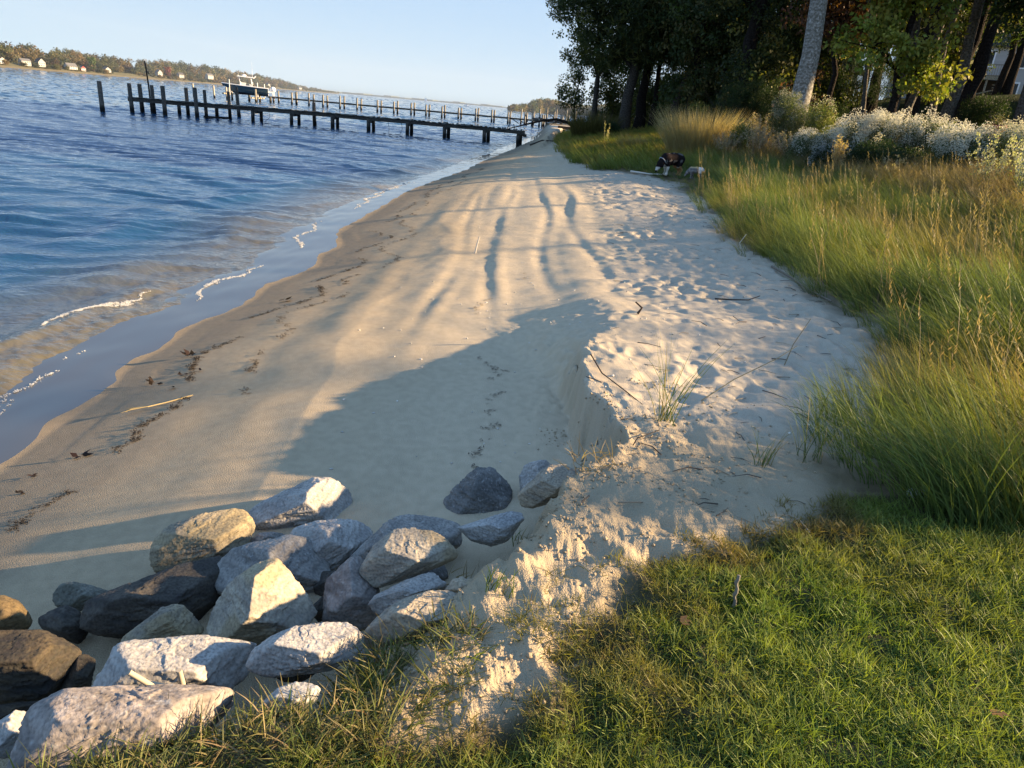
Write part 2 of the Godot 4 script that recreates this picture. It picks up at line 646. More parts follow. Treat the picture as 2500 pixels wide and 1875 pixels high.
func waves(x: float, z: float, r: float) -> float:
	var wx := x + 0.9 * n_soft.get_noise_2d(x * 0.11, z * 0.16)
	var wz := z + 0.8 * n_soft.get_noise_2d(x * 0.13 + 40.0, z * 0.19)
	var h := 0.0
	for k in wave_k.size():
		var w := wave_k[k]
		h += w.z * sin(w.x * wx + w.y * wz + wave_p[k])
	var gusts := 0.92 + 0.28 * n_soft.get_noise_2d(x * 0.05, z * 0.12)
	return h * gusts


func water_height(x: float, z: float, r: float) -> float:
	var s := x - look(shore_t, z)
	var y := SEA
	var calm := smoothstep(-0.5, -2.2, s) * 0.9 + 0.1 * smoothstep(-2.0, -9.0, s)
	y += waves(x, z, r) * calm
	if s > -9.0 and z > -70.0:
		# low swell that turns along the shore and stands up as it comes in
		var along := n_ridge.get_noise_2d(z * 0.23, 3.0)
		var ph := (s + 0.55 * along + 0.10 * z) * 3.3
		var crest := pow(0.5 + 0.5 * sin(ph), 3.0)
		y += crest * 0.085 * smoothstep(-8.0, -1.8, s) * smoothstep(-0.6, -1.1, s) * (0.65 + 0.7 * n_soft.get_noise_2d(z * 0.35, s * 0.2))
		y += 0.012 * smoothstep(-3.0, -1.0, s) * smoothstep(-0.3, -0.7, s) * n_fine.get_noise_2d(x * 3.4, z * 3.4)
	if s > -2.4 and s < -0.8 and z > -9.6 and z < -3.8:  # a small wave about to break
		var q := (s + 1.40 - 0.16 * n_soft.get_noise_2d(z * 0.9, 7.0)) / (0.24 if s < -1.4 else 0.13)
		y += 0.085 * exp(-q * q) * smoothstep(-9.6, -8.0, z) * smoothstep(-3.8, -5.0, z) * (0.8 + 0.5 * n_soft.get_noise_2d(z * 0.7, 50.0))
	if s > -1.6:  # the thin edge of the water runs in under the wash
		y = lerpf(y, minf(y, ground(x, z, false) - 0.015), smoothstep(-0.80, -0.50, s + 0.16 * n_soft.get_noise_2d(z * 0.9, 7.0)))
	return y


func make_water() -> void:
	var lr := RandomNumberGenerator.new()
	lr.seed = 99
	for k in 18:
		var len_ := 0.34 * pow(1.19, k)
		var dir := lr.randf_range(-0.5, 0.5) * (1.2 if k < 8 else 0.8) + 0.16
		var kk := TAU / len_
		var slope := 0.095 if len_ < 1.3 else 0.019
		wave_k.append(Vector3(sin(dir) * kk, cos(dir) * kk, slope / kk))
		wave_p.append(lr.randf_range(0, TAU))
	var an := angles(-2.6, 0.62, 0.0026, 0.08, -0.80, 0.12)
	var ra := radii([2.2, [70.0, 0.0046], [420.0, 0.011], [9000.0, 0.06]])
	var g := Geo.new()
	var cols := an.size()
	var keep := PackedByteArray()
	for r in ra:
		for a in an:
			var x := r * sin(a)
			var z := -r * cos(a)
			var s := x - look(shore_t, z) if z < 14.0 else x + 3.2
			var dry := s > 0.25 and not (z < -118.0)
			if z < -118.0: dry = x > 60.0 + (-118.0 - z) * 0.6
			var deep := s < -16.0 or r > 300.0
			g.v.append(Vector3(x, SEA if dry else (SEA + waves(x, z, r) if deep else water_height(x, z, r)), z))
			var shallow := smoothstep(-3.6, -0.6, s) * (1.0 if z > -100.0 else 0.0)
			g.c.append(Color(0.012, 0.062, 0.135).lerp(Color(0.12, 0.10, 0.055), shallow))
			keep.append(0 if dry else 1)
	g.n.resize(g.v.size())
	for k in ra.size() - 1:
		for j in cols - 1:
			var a := k * cols + j
			if keep[a] + keep[a + 1] + keep[a + cols] + keep[a + cols + 1] < 4:
				continue
			g.i.append_array(PackedInt32Array([a, a + cols, a + 1, a + 1, a + cols, a + cols + 1]))
	g.grid_normals()
	for k in g.v.size():  # far off the mesh is coarser than the waves: take the slope from the waves themselves
		var p := g.v[k]
		if p.x * p.x + p.z * p.z > 3600.0 and keep[k]:
			var h0 := waves(p.x, p.z, 99.0)
			g.n[k] = Vector3((h0 - waves(p.x + 0.06, p.z, 99.0)) / 0.06, 1.0, (h0 - waves(p.x, p.z + 0.06, 99.0)) / 0.06).normalized()
	tag(put("water", g.mesh(), M.water), "blue choppy river water lapping on the beach", "water", "", "structure")
	# the wash: a smooth film of water running back down the sand
	var wf := Geo.new()
	wf.tint = Color(0.060, 0.056, 0.048)
	var zs := PackedFloat32Array()
	var zz := 1.0
	while zz > -78.0:
		zs.append(zz)
		zz -= maxf(0.035, -zz * 0.006)
	for z in zs:
		for c in 30:
			var s := -1.45 + c * 0.0517
			var edge := 0.03 * n_soft.get_noise_2d(z * 2.6, 4.0) + 0.06 * n_soft.get_noise_2d(z * 0.8, 14.0)
			var x := look(shore_t, z) + s + edge
			var film := 0.007 * smoothstep(0.02, -0.2, s) - 0.003 + 0.0035 * n_soft.get_noise_2d(x * 3.4, z * 1.3) * smoothstep(-0.1, -0.5, s)
			film -= 0.03 * smoothstep(-1.08, -1.4, s + 0.16 * n_soft.get_noise_2d(z * 0.9, 7.0))
			wf.v.append(Vector3(x, ground(x, z) + film, z))
			wf.c.append(wf.tint)
	for k in zs.size() - 1:
		for c in 29:
			var a := k * 30 + c
			wf.i.append_array(PackedInt32Array([a, a + 30, a + 1, a + 1, a + 30, a + 31]))
	wf.n.resize(wf.v.size())
	wf.grid_normals()
	tag(put("wash_film", wf.mesh(), M.wash), "smooth shining film of water draining over the sand edge", "water", "", "structure")
	# foam where the small waves break: crowds of froth and bubbles along the crests
	var bub := Geo.new()
	for k in 11:
		bub.lump(Vector3(rnd(-1, 1), rnd(-0.1, 0.3), rnd(-1, 1)) * 0.022, Vector3(1, 0.7, 1) * rnd(0.0025, 0.0065), 6, 4, 0.1, k)
	var bm := bub.mesh()
	for f in [[-5.3, -6.3, 1.80, 1.3, "white breaking crest of the nearest small wave, close to the sand"], [-6.9, -8.6, 1.80, 1.4, "white foam on the breaking crest in the middle of the shore"], [-8.4, -10.6, 1.14, 0.7, "longer line of white foam on the next wave up the shore"], [-12.0, -15.0, 1.1, 0.4, "thin line of white foam farther along the waterline"], [-17.0, -24.0, 1.1, 0.3, "far pale foam where wavelets run up before the pier"], [-2.6, -6.4, 1.08, 0.22, "lacy edge of froth at the left where water meets the wet sand"]]:
		var where := []
		var tints := []
		var count := int(520 * absf(f[1] - f[0]) * f[3])
		for k in count:
			var z := rnd(f[1], f[0])
			var mid: float = absf((z - f[0]) / (f[1] - f[0]) - 0.5) * 2.0
			var thick := (1.0 - mid * mid) * clampf(0.42 + 0.8 * n_soft.get_noise_2d(z * 1.6, f[2] * 9.0), 0.14, 1.0)
			if rnd(0, 1) > thick + 0.15: continue
			var w := absf(rnd(0, 1) - rnd(0, 1)) * signf(rnd(-0.6, 1.0))
			var s: float = 0.42 - f[2] + 0.16 * n_soft.get_noise_2d(z * 0.9, 7.0) * -1.0 + 0.05 * n_soft.get_noise_2d(z * 4.0, f[2]) - w * 0.09 * thick
			var x := look(shore_t, z) + s
			var y := maxf(water_height(x, z, 6.0), ground(x, z, false) + 0.004)
			where.append(turned(rnd(0, TAU), rnd(0.25, 0.8) * (0.6 + 0.05 * absf(z)), Vector3(x, y + 0.003, z)))
			var v := rnd(0.38, 0.66)
			tints.append(Color(v, v, v * 0.98))
		tag(scatter("foam", bm, M.matte, where, tints), f[4], "foam", "", "stuff")


func tree_mass(count: int, rad: float, leaf: float, sd: int) -> ArrayMesh:  # a round crown of many leaf-sized faces, for trees far away
	var g := Geo.new()
	rng.seed = sd
	var lumps := []
	for k in 9:
		lumps.append([rdir() * Vector3(0.62, 0.5, 0.62) * rad, rad * rnd(0.38, 0.56)])
	for k in count:
		var l: Array = lumps[k % lumps.size()]
		var d := rdir()
		var p: Vector3 = l[0] + d * l[1] * rnd(0.8, 1.03)
		var shade := rnd(0.75, 1.2)
		g.leaf(p, rdir(), (d + rdir() * 0.5).normalized(), leaf * rnd(0.7, 1.3), leaf * rnd(0.5, 0.9), Color(shade, shade, shade))
	return g.mesh()


func house_shape(parent: Node3D, w: float, d: float, h: float, rh: float, wall: Color, roof: Color, along_x: bool, at: Vector3, storeys: int, per: int) -> void:
	var g := Geo.new()
	g.tint = wall
	g.box(Vector3(w, h, d), Transform3D(Basis(), at + Vector3(0, h / 2, 0)))
	# gable ends
	var span := d if along_x else w
	var run := w if along_x else d
	for e in [-1, 1]:
		var q := []
		for p in [[-0.5, 0], [0.5, 0], [0.0, 1]]:
			q.append(at + (Vector3(run / 2 * e, h + p[1] * rh, p[0] * span) if along_x else Vector3(p[0] * span, h + p[1] * rh, run / 2 * e)))
		g.tri(q[0], q[1], q[2])
	put("wall", g.mesh(), M.matte, parent)
	var r := Geo.new()
	r.tint = roof
	for e in [-1, 1]:
		var over := 0.4
		var a := Vector3(-run / 2 - over, h - over * rh * 2 / span, e * (span / 2 + over))
		var b := Vector3(run / 2 + over, a.y, a.z)
		var c := Vector3(run / 2 + over, h + rh, 0)
		var f := Vector3(-run / 2 - over, h + rh, 0)
		var pts := [a, b, c, f]
		for k in 4:
			if not along_x: pts[k] = Vector3(pts[k].z, pts[k].y, pts[k].x)
			pts[k] += at + Vector3(0, 0.05, 0)
		var up := Vector3(0, 0.22, 0)
		if (e == 1) == along_x:
			r.quad(pts[3] + up, pts[2] + up, pts[1] + up, pts[0] + up)
		else:
			r.quad(pts[0] + up, pts[1] + up, pts[2] + up, pts[3] + up)
		r.quad(pts[0], pts[1], pts[1] + up, pts[0] + up)
		r.quad(pts[0], pts[1], pts[2], pts[3])
	put("roof", r.mesh(), M.matte, parent)
	for s in storeys:
		for k in per:
			var wx := (k + 0.5) / per * w - w / 2
			var pane := Geo.new()
			pane.tint = Color(0.9, 0.9, 0.88)
			var sh := h / storeys
			pane.box(Vector3(1.3, 1.7, 0.1), Transform3D(Basis(), at + Vector3(wx, sh * s + sh * 0.5, d / 2 + 0.04)))
			var win := put("window", pane.mesh(), M.matte, parent)
			var gl := Geo.new()
			gl.box(Vector3(1.0, 1.4, 0.06), Transform3D(Basis(), at + Vector3(wx, sh * s + sh * 0.5, d / 2 + 0.09)))
			put("pane", gl.mesh(), M.glass, win)


func make_far_shore() -> void:
	# the far bank: [x, z, height of the wood] from left to right, the land lies behind this line
	var bank := [[-620, -250, 20], [-480, -370, 20], [-347, -492, 19], [-352, -575, 19], [-359, -660, 19], [-366, -800, 20], [-376, -930, 22], [-392, -1080, 21], [-410, -1300, 19], [-430, -1480, 11], [-445, -1640, 10], [-452, -1760, 3]]
	var g := Geo.new()
	var line := []
	for k in bank.size() - 1:
		for t in 8:
			var a := Vector3(bank[k][0], bank[k][2], bank[k][1])
			var b := Vector3(bank[k + 1][0], bank[k + 1][2], bank[k + 1][1])
			line.append(a.lerp(b, t / 8.0))
	for k in line.size() - 1:
		var p: Vector3 = line[k]
		var q: Vector3 = line[k + 1]
		var back := Vector3(-0.95, 0, -0.3)
		var rows := [[0.0, -1.4], [4.0, 0.1], [16.0, 2.2], [60.0, 4.0], [240.0, 5.0]]
		for j in rows.size() - 1:
			g.tint = Color(0.13, 0.115, 0.08) if j == 0 else (Color(0.13, 0.12, 0.065) if j == 1 else Color(0.07, 0.07, 0.03))
			var a: Vector3 = Vector3(p.x, rows[j][1], p.z) + back * rows[j][0]
			var b: Vector3 = Vector3(q.x, rows[j][1], q.z) + back * rows[j][0]
			var a2: Vector3 = Vector3(p.x, rows[j + 1][1], p.z) + back * rows[j + 1][0]
			var b2: Vector3 = Vector3(q.x, rows[j + 1][1], q.z) + back * rows[j + 1][0]
			g.quad(a, a2, b2, b)
	tag(put("far_shore", g.mesh(), M.matte), "low sandy far bank across the river", "shore", "", "structure")
	var crown := tree_mass(420, 6.0, 1.7, 41)
	rng.seed = 12
	var where := []
	var tints := []
	var palette := [Color(0.085, 0.10, 0.045), Color(0.12, 0.125, 0.05), Color(0.16, 0.13, 0.06), Color(0.07, 0.085, 0.045), Color(0.19, 0.14, 0.06), Color(0.10, 0.11, 0.06), Color(0.14, 0.10, 0.06)]
	for k in line.size() - 1:
		var p: Vector3 = line[k]
		var q: Vector3 = line[k + 1]
		var dist := p.length()
		var many := int(clampf(p.distance_to(q) / 2.6, 4, 16))
		for t in many:
			var at := p.lerp(q, rnd(0, 1))
			var deep := rnd(13, 75) if rnd(0, 1) < 0.72 else rnd(3, 10)
			at += Vector3(-0.95, 0, -0.3) * deep
			var tall: float = p.y * (0.55 + 0.45 * smoothstep(12, 50, deep)) * rnd(0.78, 1.12) * (0.4 if deep < 11 else 1.0)
			for lay in 2:
				var s := rnd(0.75, 1.25) * clampf(tall / 15.0, 0.35, 1.1)
				var y := tall - 6.0 * s if lay == 0 else tall * 0.45 - 4.0 * s
				where.append(Transform3D(Basis(Vector3.UP, rnd(0, TAU)).scaled(Vector3(s, s * rnd(0.8, 1.1), s)), Vector3(at.x + rnd(-2, 2), maxf(y, 2.5), at.z)))
				tints.append(palette[rng.randi() % palette.size()] * Color(0.95, 0.9, 1.0) * rnd(0.7, 1.3))
	tag(scatter("far_wood", crown, M.leaf, where, tints), "autumn wood of green and brown trees along the far bank", "forest", "", "stuff")
	# the wooded headland beyond the marina, and the faint land on the horizon
	where = []
	tints = []
	var h := Geo.new()
	for k in 90:
		var t := k / 89.0
		var x := -24.0 + 330.0 * t
		var z := -800.0 - 40.0 * sin(t * 9.0)
		for q in 7:
			var deep := rnd(0, 40)
			var tall := 12.5 * smoothstep(-0.03, 0.12, t) + rnd(-1.5, 1.5) + 2.0 * sin(t * 21.0)
			for lay in 2:
				var s := rnd(0.6, 0.95)
				where.append(Transform3D(Basis(Vector3.UP, rnd(0, TAU)).scaled(Vector3.ONE * s), Vector3(x + rnd(-4, 4), maxf(1.5, tall * (1.0 if lay == 0 else 0.5) - 4.5 * s), z - deep)))
				tints.append(palette[rng.randi() % palette.size()] * rnd(1.0, 1.6))
		if k < 89:
			h.tint = Color(0.16, 0.13, 0.08)
			h.box(Vector3(4.4, 4.0, 60), Transform3D(Basis(), Vector3(x, -1.2 + 0.01 * (k % 2), z - 30)))
	tag(put("headland", h.mesh(), M.matte), "low ground of the headland behind the marina", "headland", "", "structure")
	tag(scatter("headland_wood", crown, M.leaf, where, tints), "wooded headland ending in a point right of the open water", "forest", "", "stuff")
	var d := Geo.new()
	d.tint = Color(0.09, 0.10, 0.07)
	for k in 60:
		var x := -2600.0 + k * 46.0
		d.box(Vector3(48, 16.0 + 5.0 * sin(k * 1.3) + 3.0 * sin(k * 3.1), 300), Transform3D(Basis(), Vector3(x, 0, -5200 + 2 * (k % 3))))
	tag(put("horizon_land", d.mesh(), M.matte), "faint strip of land on the horizon", "land", "", "structure")
	# the thin air over the far side of the river
	var hz := FogVolume.new()
	hz.name = "haze"
	hz.shape = RenderingServer.FOG_VOLUME_SHAPE_BOX
	hz.size = Vector3(1500, 110, 2500)
	hz.position = Vector3(-150, 40, -1560)
	var fm := FogMaterial.new()
	fm.density = 0.00022
	fm.albedo = Color(0.80, 0.87, 0.95)
	hz.material = fm
	hz.set_meta("kind", "stuff")
	add_child(hz)
	make_far_houses()


func make_far_houses() -> void:
	# [x, y, z, width, depth, wall height, roof height, wall, roof, gable to the water, label]
	var W := Color(0.36, 0.355, 0.34)
	var G := Color(0.075, 0.075, 0.08)
	var L := Color(0.14, 0.14, 0.145)
	for e in [
		[-355, 1.2, -503, 7, 8, 4, 2.5, W, G, false, "white house cut by the left edge on the far bank"],
		[-356, 1.2, -528, 10, 7, 5, 2.2, W, L, true, "long white waterfront house, second from the left on the far bank"],
		[-357, 1.4, -546, 8, 8, 5, 4.0, W, G, false, "tall white house with steep grey gable left of the red barn"],
		[-359, 1.4, -585, 12, 8, 3.5, 3.6, Color(0.45, 0.44, 0.42), L, true, "wide house with pale grey roof beside the red barn on the far bank"],
		[-360, 1.0, -601, 6, 7, 3.4, 2.4, Color(0.42, 0.07, 0.06), L, false, "red barn at the water's edge on the far bank"],
		[-363, 1.4, -641, 8, 7, 4, 3.0, W, L, false, "white gabled house alone right of the red barn"],
		[-369, 2.5, -742, 8, 7, 5, 4.0, W, L, false, "white house among trees behind the tall pole of the near pier"],
		[-371, 2.5, -791, 9, 7, 5, 3.0, W, G, true, "white house next to the dark red autumn tree on the far bank"],
		[-376, 4.0, -873, 12, 8, 6.5, 2.5, W, L, true, "big white two storey house just left of the boat on the lift"],
		[-400, 1.5, -1131, 8, 7, 4, 3.0, W, L, false, "small white house on the low point right of the boat"],
		[-416, 1.5, -1333, 10, 8, 4, 3.0, W, L, true, "last white house near the tip of the far point"],
	]:
		var o := thing("waterfront_house", Vector3(e[0], e[1], e[2]), e[10], "house", "houses on the far bank")
		o.rotation.y = deg_to_rad(62)
		o.scale = Vector3.ONE * 0.62
		house_shape(o, e[3], e[4], e[5], e[6], e[7], e[8], e[9], Vector3.ZERO, 2, 4)
	for e in [[-372, -768, "red leaved autumn tree between the white houses on the far bank", Color(0.20, 0.06, 0.05)], [-357, -612, "small green tree right of the red barn", Color(0.08, 0.12, 0.04)]]:
		var o := thing("autumn_tree", Vector3(e[0], 1.5, e[1]), e[2], "tree")
		var t := Geo.new()
		t.tint = Color(0.1, 0.08, 0.06)
		t.tube([Vector3(0, -0.5, 0), Vector3(0, 5, 0)], [0.4, 0.2], 6)
		put("trunk", t.mesh(), M.bark, o)
		scatter("crown", tree_mass(300, 4.5, 1.4, 77), M.leaf, [turned(0.4, 1.0, Vector3(0, 6, 0))], [e[3]], o)
	# boats on the open water
	for e in [[-216, -1484, 7.0, "tiny white sailboat on the horizon"], [-82, -896, 0.0, "tiny white motorboat on the water below the horizon"], [-305, -760, 0.0, "small white boat moored off the far bank left of the pilings"]]:
		var o := thing("sailboat" if e[2] > 0 else "motorboat", Vector3(e[0], SEA, e[1]), e[3], "boat", "")
		var hl := Geo.new()
		hl.tint = Color(0.8, 0.8, 0.78)
		hl.tube([Vector3(-3.4, 0.45, 0), Vector3(-1.5, 0.4, 0), Vector3(1.5, 0.35, 0), Vector3(3.6, 0.7, 0)], [0.8, 1.0, 0.95, 0.1], 10)
		put("hull", hl.mesh(), M.plain, o)
		var cb := Geo.new()
		cb.tint = Color(0.75, 0.75, 0.75)
		cb.box(Vector3(2.4, 1.0, 1.2), Transform3D(Basis(), Vector3(-0.3, 1.7, 0)))
		put("cabin", cb.mesh(), M.plain, o)
		if e[2] > 0:
			var sl := Geo.new()
			sl.tint = Color(0.85, 0.85, 0.83)
			sl.tri(Vector3(0.2, 1.6, 0.02), Vector3(0.2, 9.5, 0.02), Vector3(-3.2, 1.8, 0.3))
			sl.tri(Vector3(0.5, 1.4, -0.02), Vector3(3.2, 1.2, 0.2), Vector3(0.5, 8.2, -0.02))
			put("sail", sl.mesh(), M.matte, o)
			var ms := Geo.new()
			ms.tint = Color(0.7, 0.7, 0.7)
			ms.tube([Vector3(0.3, 0, 0), Vector3(0.3, 10, 0)], [0.08, 0.05], 6)
			put("mast", ms.mesh(), M.plain, o)


# ------------------------------------------------------------------ boulders
func unit_sphere(level: int) -> Geo:
	if sphere_cache.has(level): return sphere_cache[level]
	var t := (1.0 + sqrt(5.0)) / 2.0
	var v := PackedVector3Array([Vector3(-1, t, 0), Vector3(1, t, 0), Vector3(-1, -t, 0), Vector3(1, -t, 0), Vector3(0, -1, t), Vector3(0, 1, t), Vector3(0, -1, -t), Vector3(0, 1, -t), Vector3(t, 0, -1), Vector3(t, 0, 1), Vector3(-t, 0, -1), Vector3(-t, 0, 1)])
	var f := PackedInt32Array([0, 11, 5, 0, 5, 1, 0, 1, 7, 0, 7, 10, 0, 10, 11, 1, 5, 9, 5, 11, 4, 11, 10, 2, 10, 7, 6, 7, 1, 8, 3, 9, 4, 3, 4, 2, 3, 2, 6, 3, 6, 8, 3, 8, 9, 4, 9, 5, 2, 4, 11, 6, 2, 10, 8, 6, 7, 9, 8, 1])
	for k in v.size(): v[k] = v[k].normalized()
	for l in level:
		var mids := {}
		var nf := PackedInt32Array()
		for k in range(0, f.size(), 3):
			var m := [0, 0, 0]
			for e in 3:
				var a := f[k + e]
				var b := f[k + (e + 1) % 3]
				var key := mini(a, b) * 1000000 + maxi(a, b)
				if not mids.has(key):
					mids[key] = v.size()
					v.append(((v[a] + v[b]) / 2).normalized())
				m[e] = mids[key]
			nf.append_array(PackedInt32Array([f[k], m[0], m[2], f[k + 1], m[1], m[0], f[k + 2], m[2], m[1], m[0], m[1], m[2]]))
		f = nf
	for k in range(0, f.size(), 3):  # clockwise from outside
		var w := f[k + 1]
		f[k + 1] = f[k + 2]
		f[k + 2] = w
	var g := Geo.new()
	g.v = v
	g.i = f
	sphere_cache[level] = g
	return g


func rock(at: Vector3, yaw: float, pitch: float, outline: Array, col: String, kind: String, label: String) -> void:
	var y := deg_to_rad(yaw)
	var p := deg_to_rad(pitch)
	var f := Vector3(sin(y) * cos(p), sin(p), cos(y) * cos(p))
	var r := Vector3.UP.cross(f).normalized()
	var u := f.cross(r)
	var pts := PackedVector2Array()
	for k in range(0, outline.size(), 2): pts.append(Vector2(outline[k], outline[k + 1]))
	var lo := pts[0]
	var hi := pts[0]
	for q in pts:
		lo = lo.min(q)
		hi = hi.max(q)
	var mid := (lo + hi) / 2
	var W := (hi.x - lo.x) / 2
	var H := (hi.y - lo.y) / 2
	var D := 0.78 * sqrt(W * H)
	var origin := at + r * mid.x + u * mid.y
	var planes: Array[Vector4] = []
	var hull := Geometry2D.convex_hull(pts)
	for k in hull.size() - 1:
		var a := hull[k] - mid
		var b := hull[k + 1] - mid
		var e := b - a
		if e.length() < 0.004: continue
		var n2 := Vector2(e.y, -e.x).normalized()
		if n2.dot(a) < 0: n2 = -n2
		var d := n2.dot(a)
		for tilt in [0.42, -0.5]:
			var nn: Vector3 = (r * n2.x + u * n2.y + f * tilt)
			planes.append(Vector4(nn.x, nn.y, nn.z, maxf(d, 0.01)))
	var faces := []
	var F := func(a: float, b: float, c: float, k: float) -> void:
		var nl := Vector3(a, b, c).normalized()
		var sup := sqrt(pow(nl.x * W, 2) + pow(nl.y * H, 2) + pow(nl.z * D, 2))
		var nn := r * nl.x + u * nl.y + f * nl.z
		planes.append(Vector4(nn.x, nn.y, nn.z, sup * k))
	match kind:
		"slab":
			F.call(0.10, 0.72, 0.7, 0.62)
			F.call(-0.30, -0.42, 0.86, 0.70)
			F.call(0.55, -0.25, 0.75, 0.74)
			F.call(-0.66, 0.34, 0.65, 0.80)
		"pyramid":
			F.call(0.52, 0.14, 0.85, 0.56)
			F.call(-0.78, 0.30, 0.55, 0.50)
			F.call(0.05, -0.72, 0.70, 0.80)
		"peak":
			F.call(0.62, 0.2, 0.75, 0.66)
			F.call(-0.48, 0.42, 0.77, 0.64)
			F.call(-0.1, -0.55, 0.83, 0.78)
		"round":
			F.call(0.5, 0.45, 0.7, 0.80)
			F.call(-0.6, 0.25, 0.75, 0.80)
			F.call(0.1, -0.55, 0.82, 0.84)
		_:
			F.call(0.50, 0.40, 0.72, 0.66)
			F.call(-0.55, 0.30, 0.76, 0.68)
			F.call(0.10, -0.6, 0.78, 0.72)
	for k in 4:
		F.call(rnd(-1, 1), rnd(-1, 1), rnd(0.2, 1.0), rnd(0.84, 1.05))
	for k in 5:
		F.call(rnd(-1, 1), rnd(-1, 1), rnd(-1, -0.1), rnd(0.85, 1.05))
	var s := unit_sphere(5 if W > 0.12 else 4)
	var g := Geo.new()
	g.v.resize(s.v.size())
	g.n.resize(s.v.size())
	g.i = s.i
	var off := Vector3(rnd(-50, 50), rnd(-50, 50), rnd(-50, 50))
	var sharp := 34.0 if kind == "round" else 80.0
	var size := sqrt(W * H)
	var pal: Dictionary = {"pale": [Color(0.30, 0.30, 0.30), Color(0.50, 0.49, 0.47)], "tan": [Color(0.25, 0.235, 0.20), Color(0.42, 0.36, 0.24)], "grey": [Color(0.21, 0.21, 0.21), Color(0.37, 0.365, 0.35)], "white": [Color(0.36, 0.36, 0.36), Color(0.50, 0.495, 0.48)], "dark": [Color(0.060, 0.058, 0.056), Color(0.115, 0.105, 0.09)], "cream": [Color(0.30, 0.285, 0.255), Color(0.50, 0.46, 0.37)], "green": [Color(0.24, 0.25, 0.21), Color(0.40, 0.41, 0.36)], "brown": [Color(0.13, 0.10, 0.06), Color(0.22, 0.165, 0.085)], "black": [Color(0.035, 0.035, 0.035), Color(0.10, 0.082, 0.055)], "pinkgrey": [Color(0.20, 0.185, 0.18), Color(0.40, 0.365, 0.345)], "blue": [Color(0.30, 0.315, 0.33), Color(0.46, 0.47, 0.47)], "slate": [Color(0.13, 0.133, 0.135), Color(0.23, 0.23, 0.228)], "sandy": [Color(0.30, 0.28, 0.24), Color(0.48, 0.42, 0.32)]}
	var c0: Color = pal[col][0] * Color(1.06, 1.0, 0.92)
	var c1: Color = pal[col][1] * Color(1.06, 1.0, 0.92)
	var strat := (Vector3(rnd(-0.5, 0.5), 1, rnd(-0.5, 0.5))).normalized()
	var grow := 1.10
	for k in s.v.size():
		var d := s.v[k]
		var sum := 0.0
		for q in planes:
			var t := (q.x * d.x + q.y * d.y + q.z * d.z) / q.w
			if t > 0.0: sum += pow(t, sharp)
		var rad := pow(sum, -1.0 / sharp) * grow
		var w := d * rad + off
		var lay := w - strat * strat.dot(w) * 0.0
		lay += strat * strat.dot(w) * 2.5
		var n1 := n_fine.get_noise_3dv(lay * (1.1 / size))
		var n2 := n_fine.get_noise_3dv(lay * (4.0 / size))
		var n3 := n_fine.get_noise_3dv(lay * 26.0)
		var crack := absf(n_soft.get_noise_3dv(lay * (1.6 / size)))
		var chip := n_chip.get_noise_3dv((lay + d * 0.03 * n1) * (3.2 / size))
		rad += size * (0.022 * n1 + 0.008 * n2 + 0.020 * chip) + 0.0008 * n3 - size * 0.02 * smoothstep(0.05, 0.0, crack)
		g.v[k] = d * rad
		var tone := clampf(0.5 + 0.55 * n_soft.get_noise_3dv(lay * 4.0) + 0.4 * n_fine.get_noise_3dv(lay * 11.0) + 0.2 * n3, 0, 1)
		var c := c0.lerp(c1, tone)
		c = c * (1.0 + 0.10 * chip)
		if crack < 0.05: c = c * 0.8
		if col in ["tan", "cream"]:  # ochre stain
			c = c.lerp(Color(0.36, 0.27, 0.12), 0.45 * smoothstep(0.1, 0.5, n_soft.get_noise_3dv(w * 4.0 + Vector3(9, 9, 9))))
		var vein := absf(n_soft.get_noise_3dv(w * (1.9 / size) + Vector3(20, 3, 7)))
		if vein < 0.022 and col in ["grey", "slate", "pale", "pinkgrey"]: c = c.lerp(Color(0.5, 0.49, 0.46), 0.55)
		# the tide leaves the foot of the pile dark
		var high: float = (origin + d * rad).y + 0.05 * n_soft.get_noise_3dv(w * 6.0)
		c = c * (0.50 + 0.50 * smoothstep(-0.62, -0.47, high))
		c.a = 1.0
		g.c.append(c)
	g.grid_normals()
	var o := put("boulder", g.mesh(), M.rock)
	o.position = origin
	tag(o, label, "boulder", "riprap boulders on the bank")


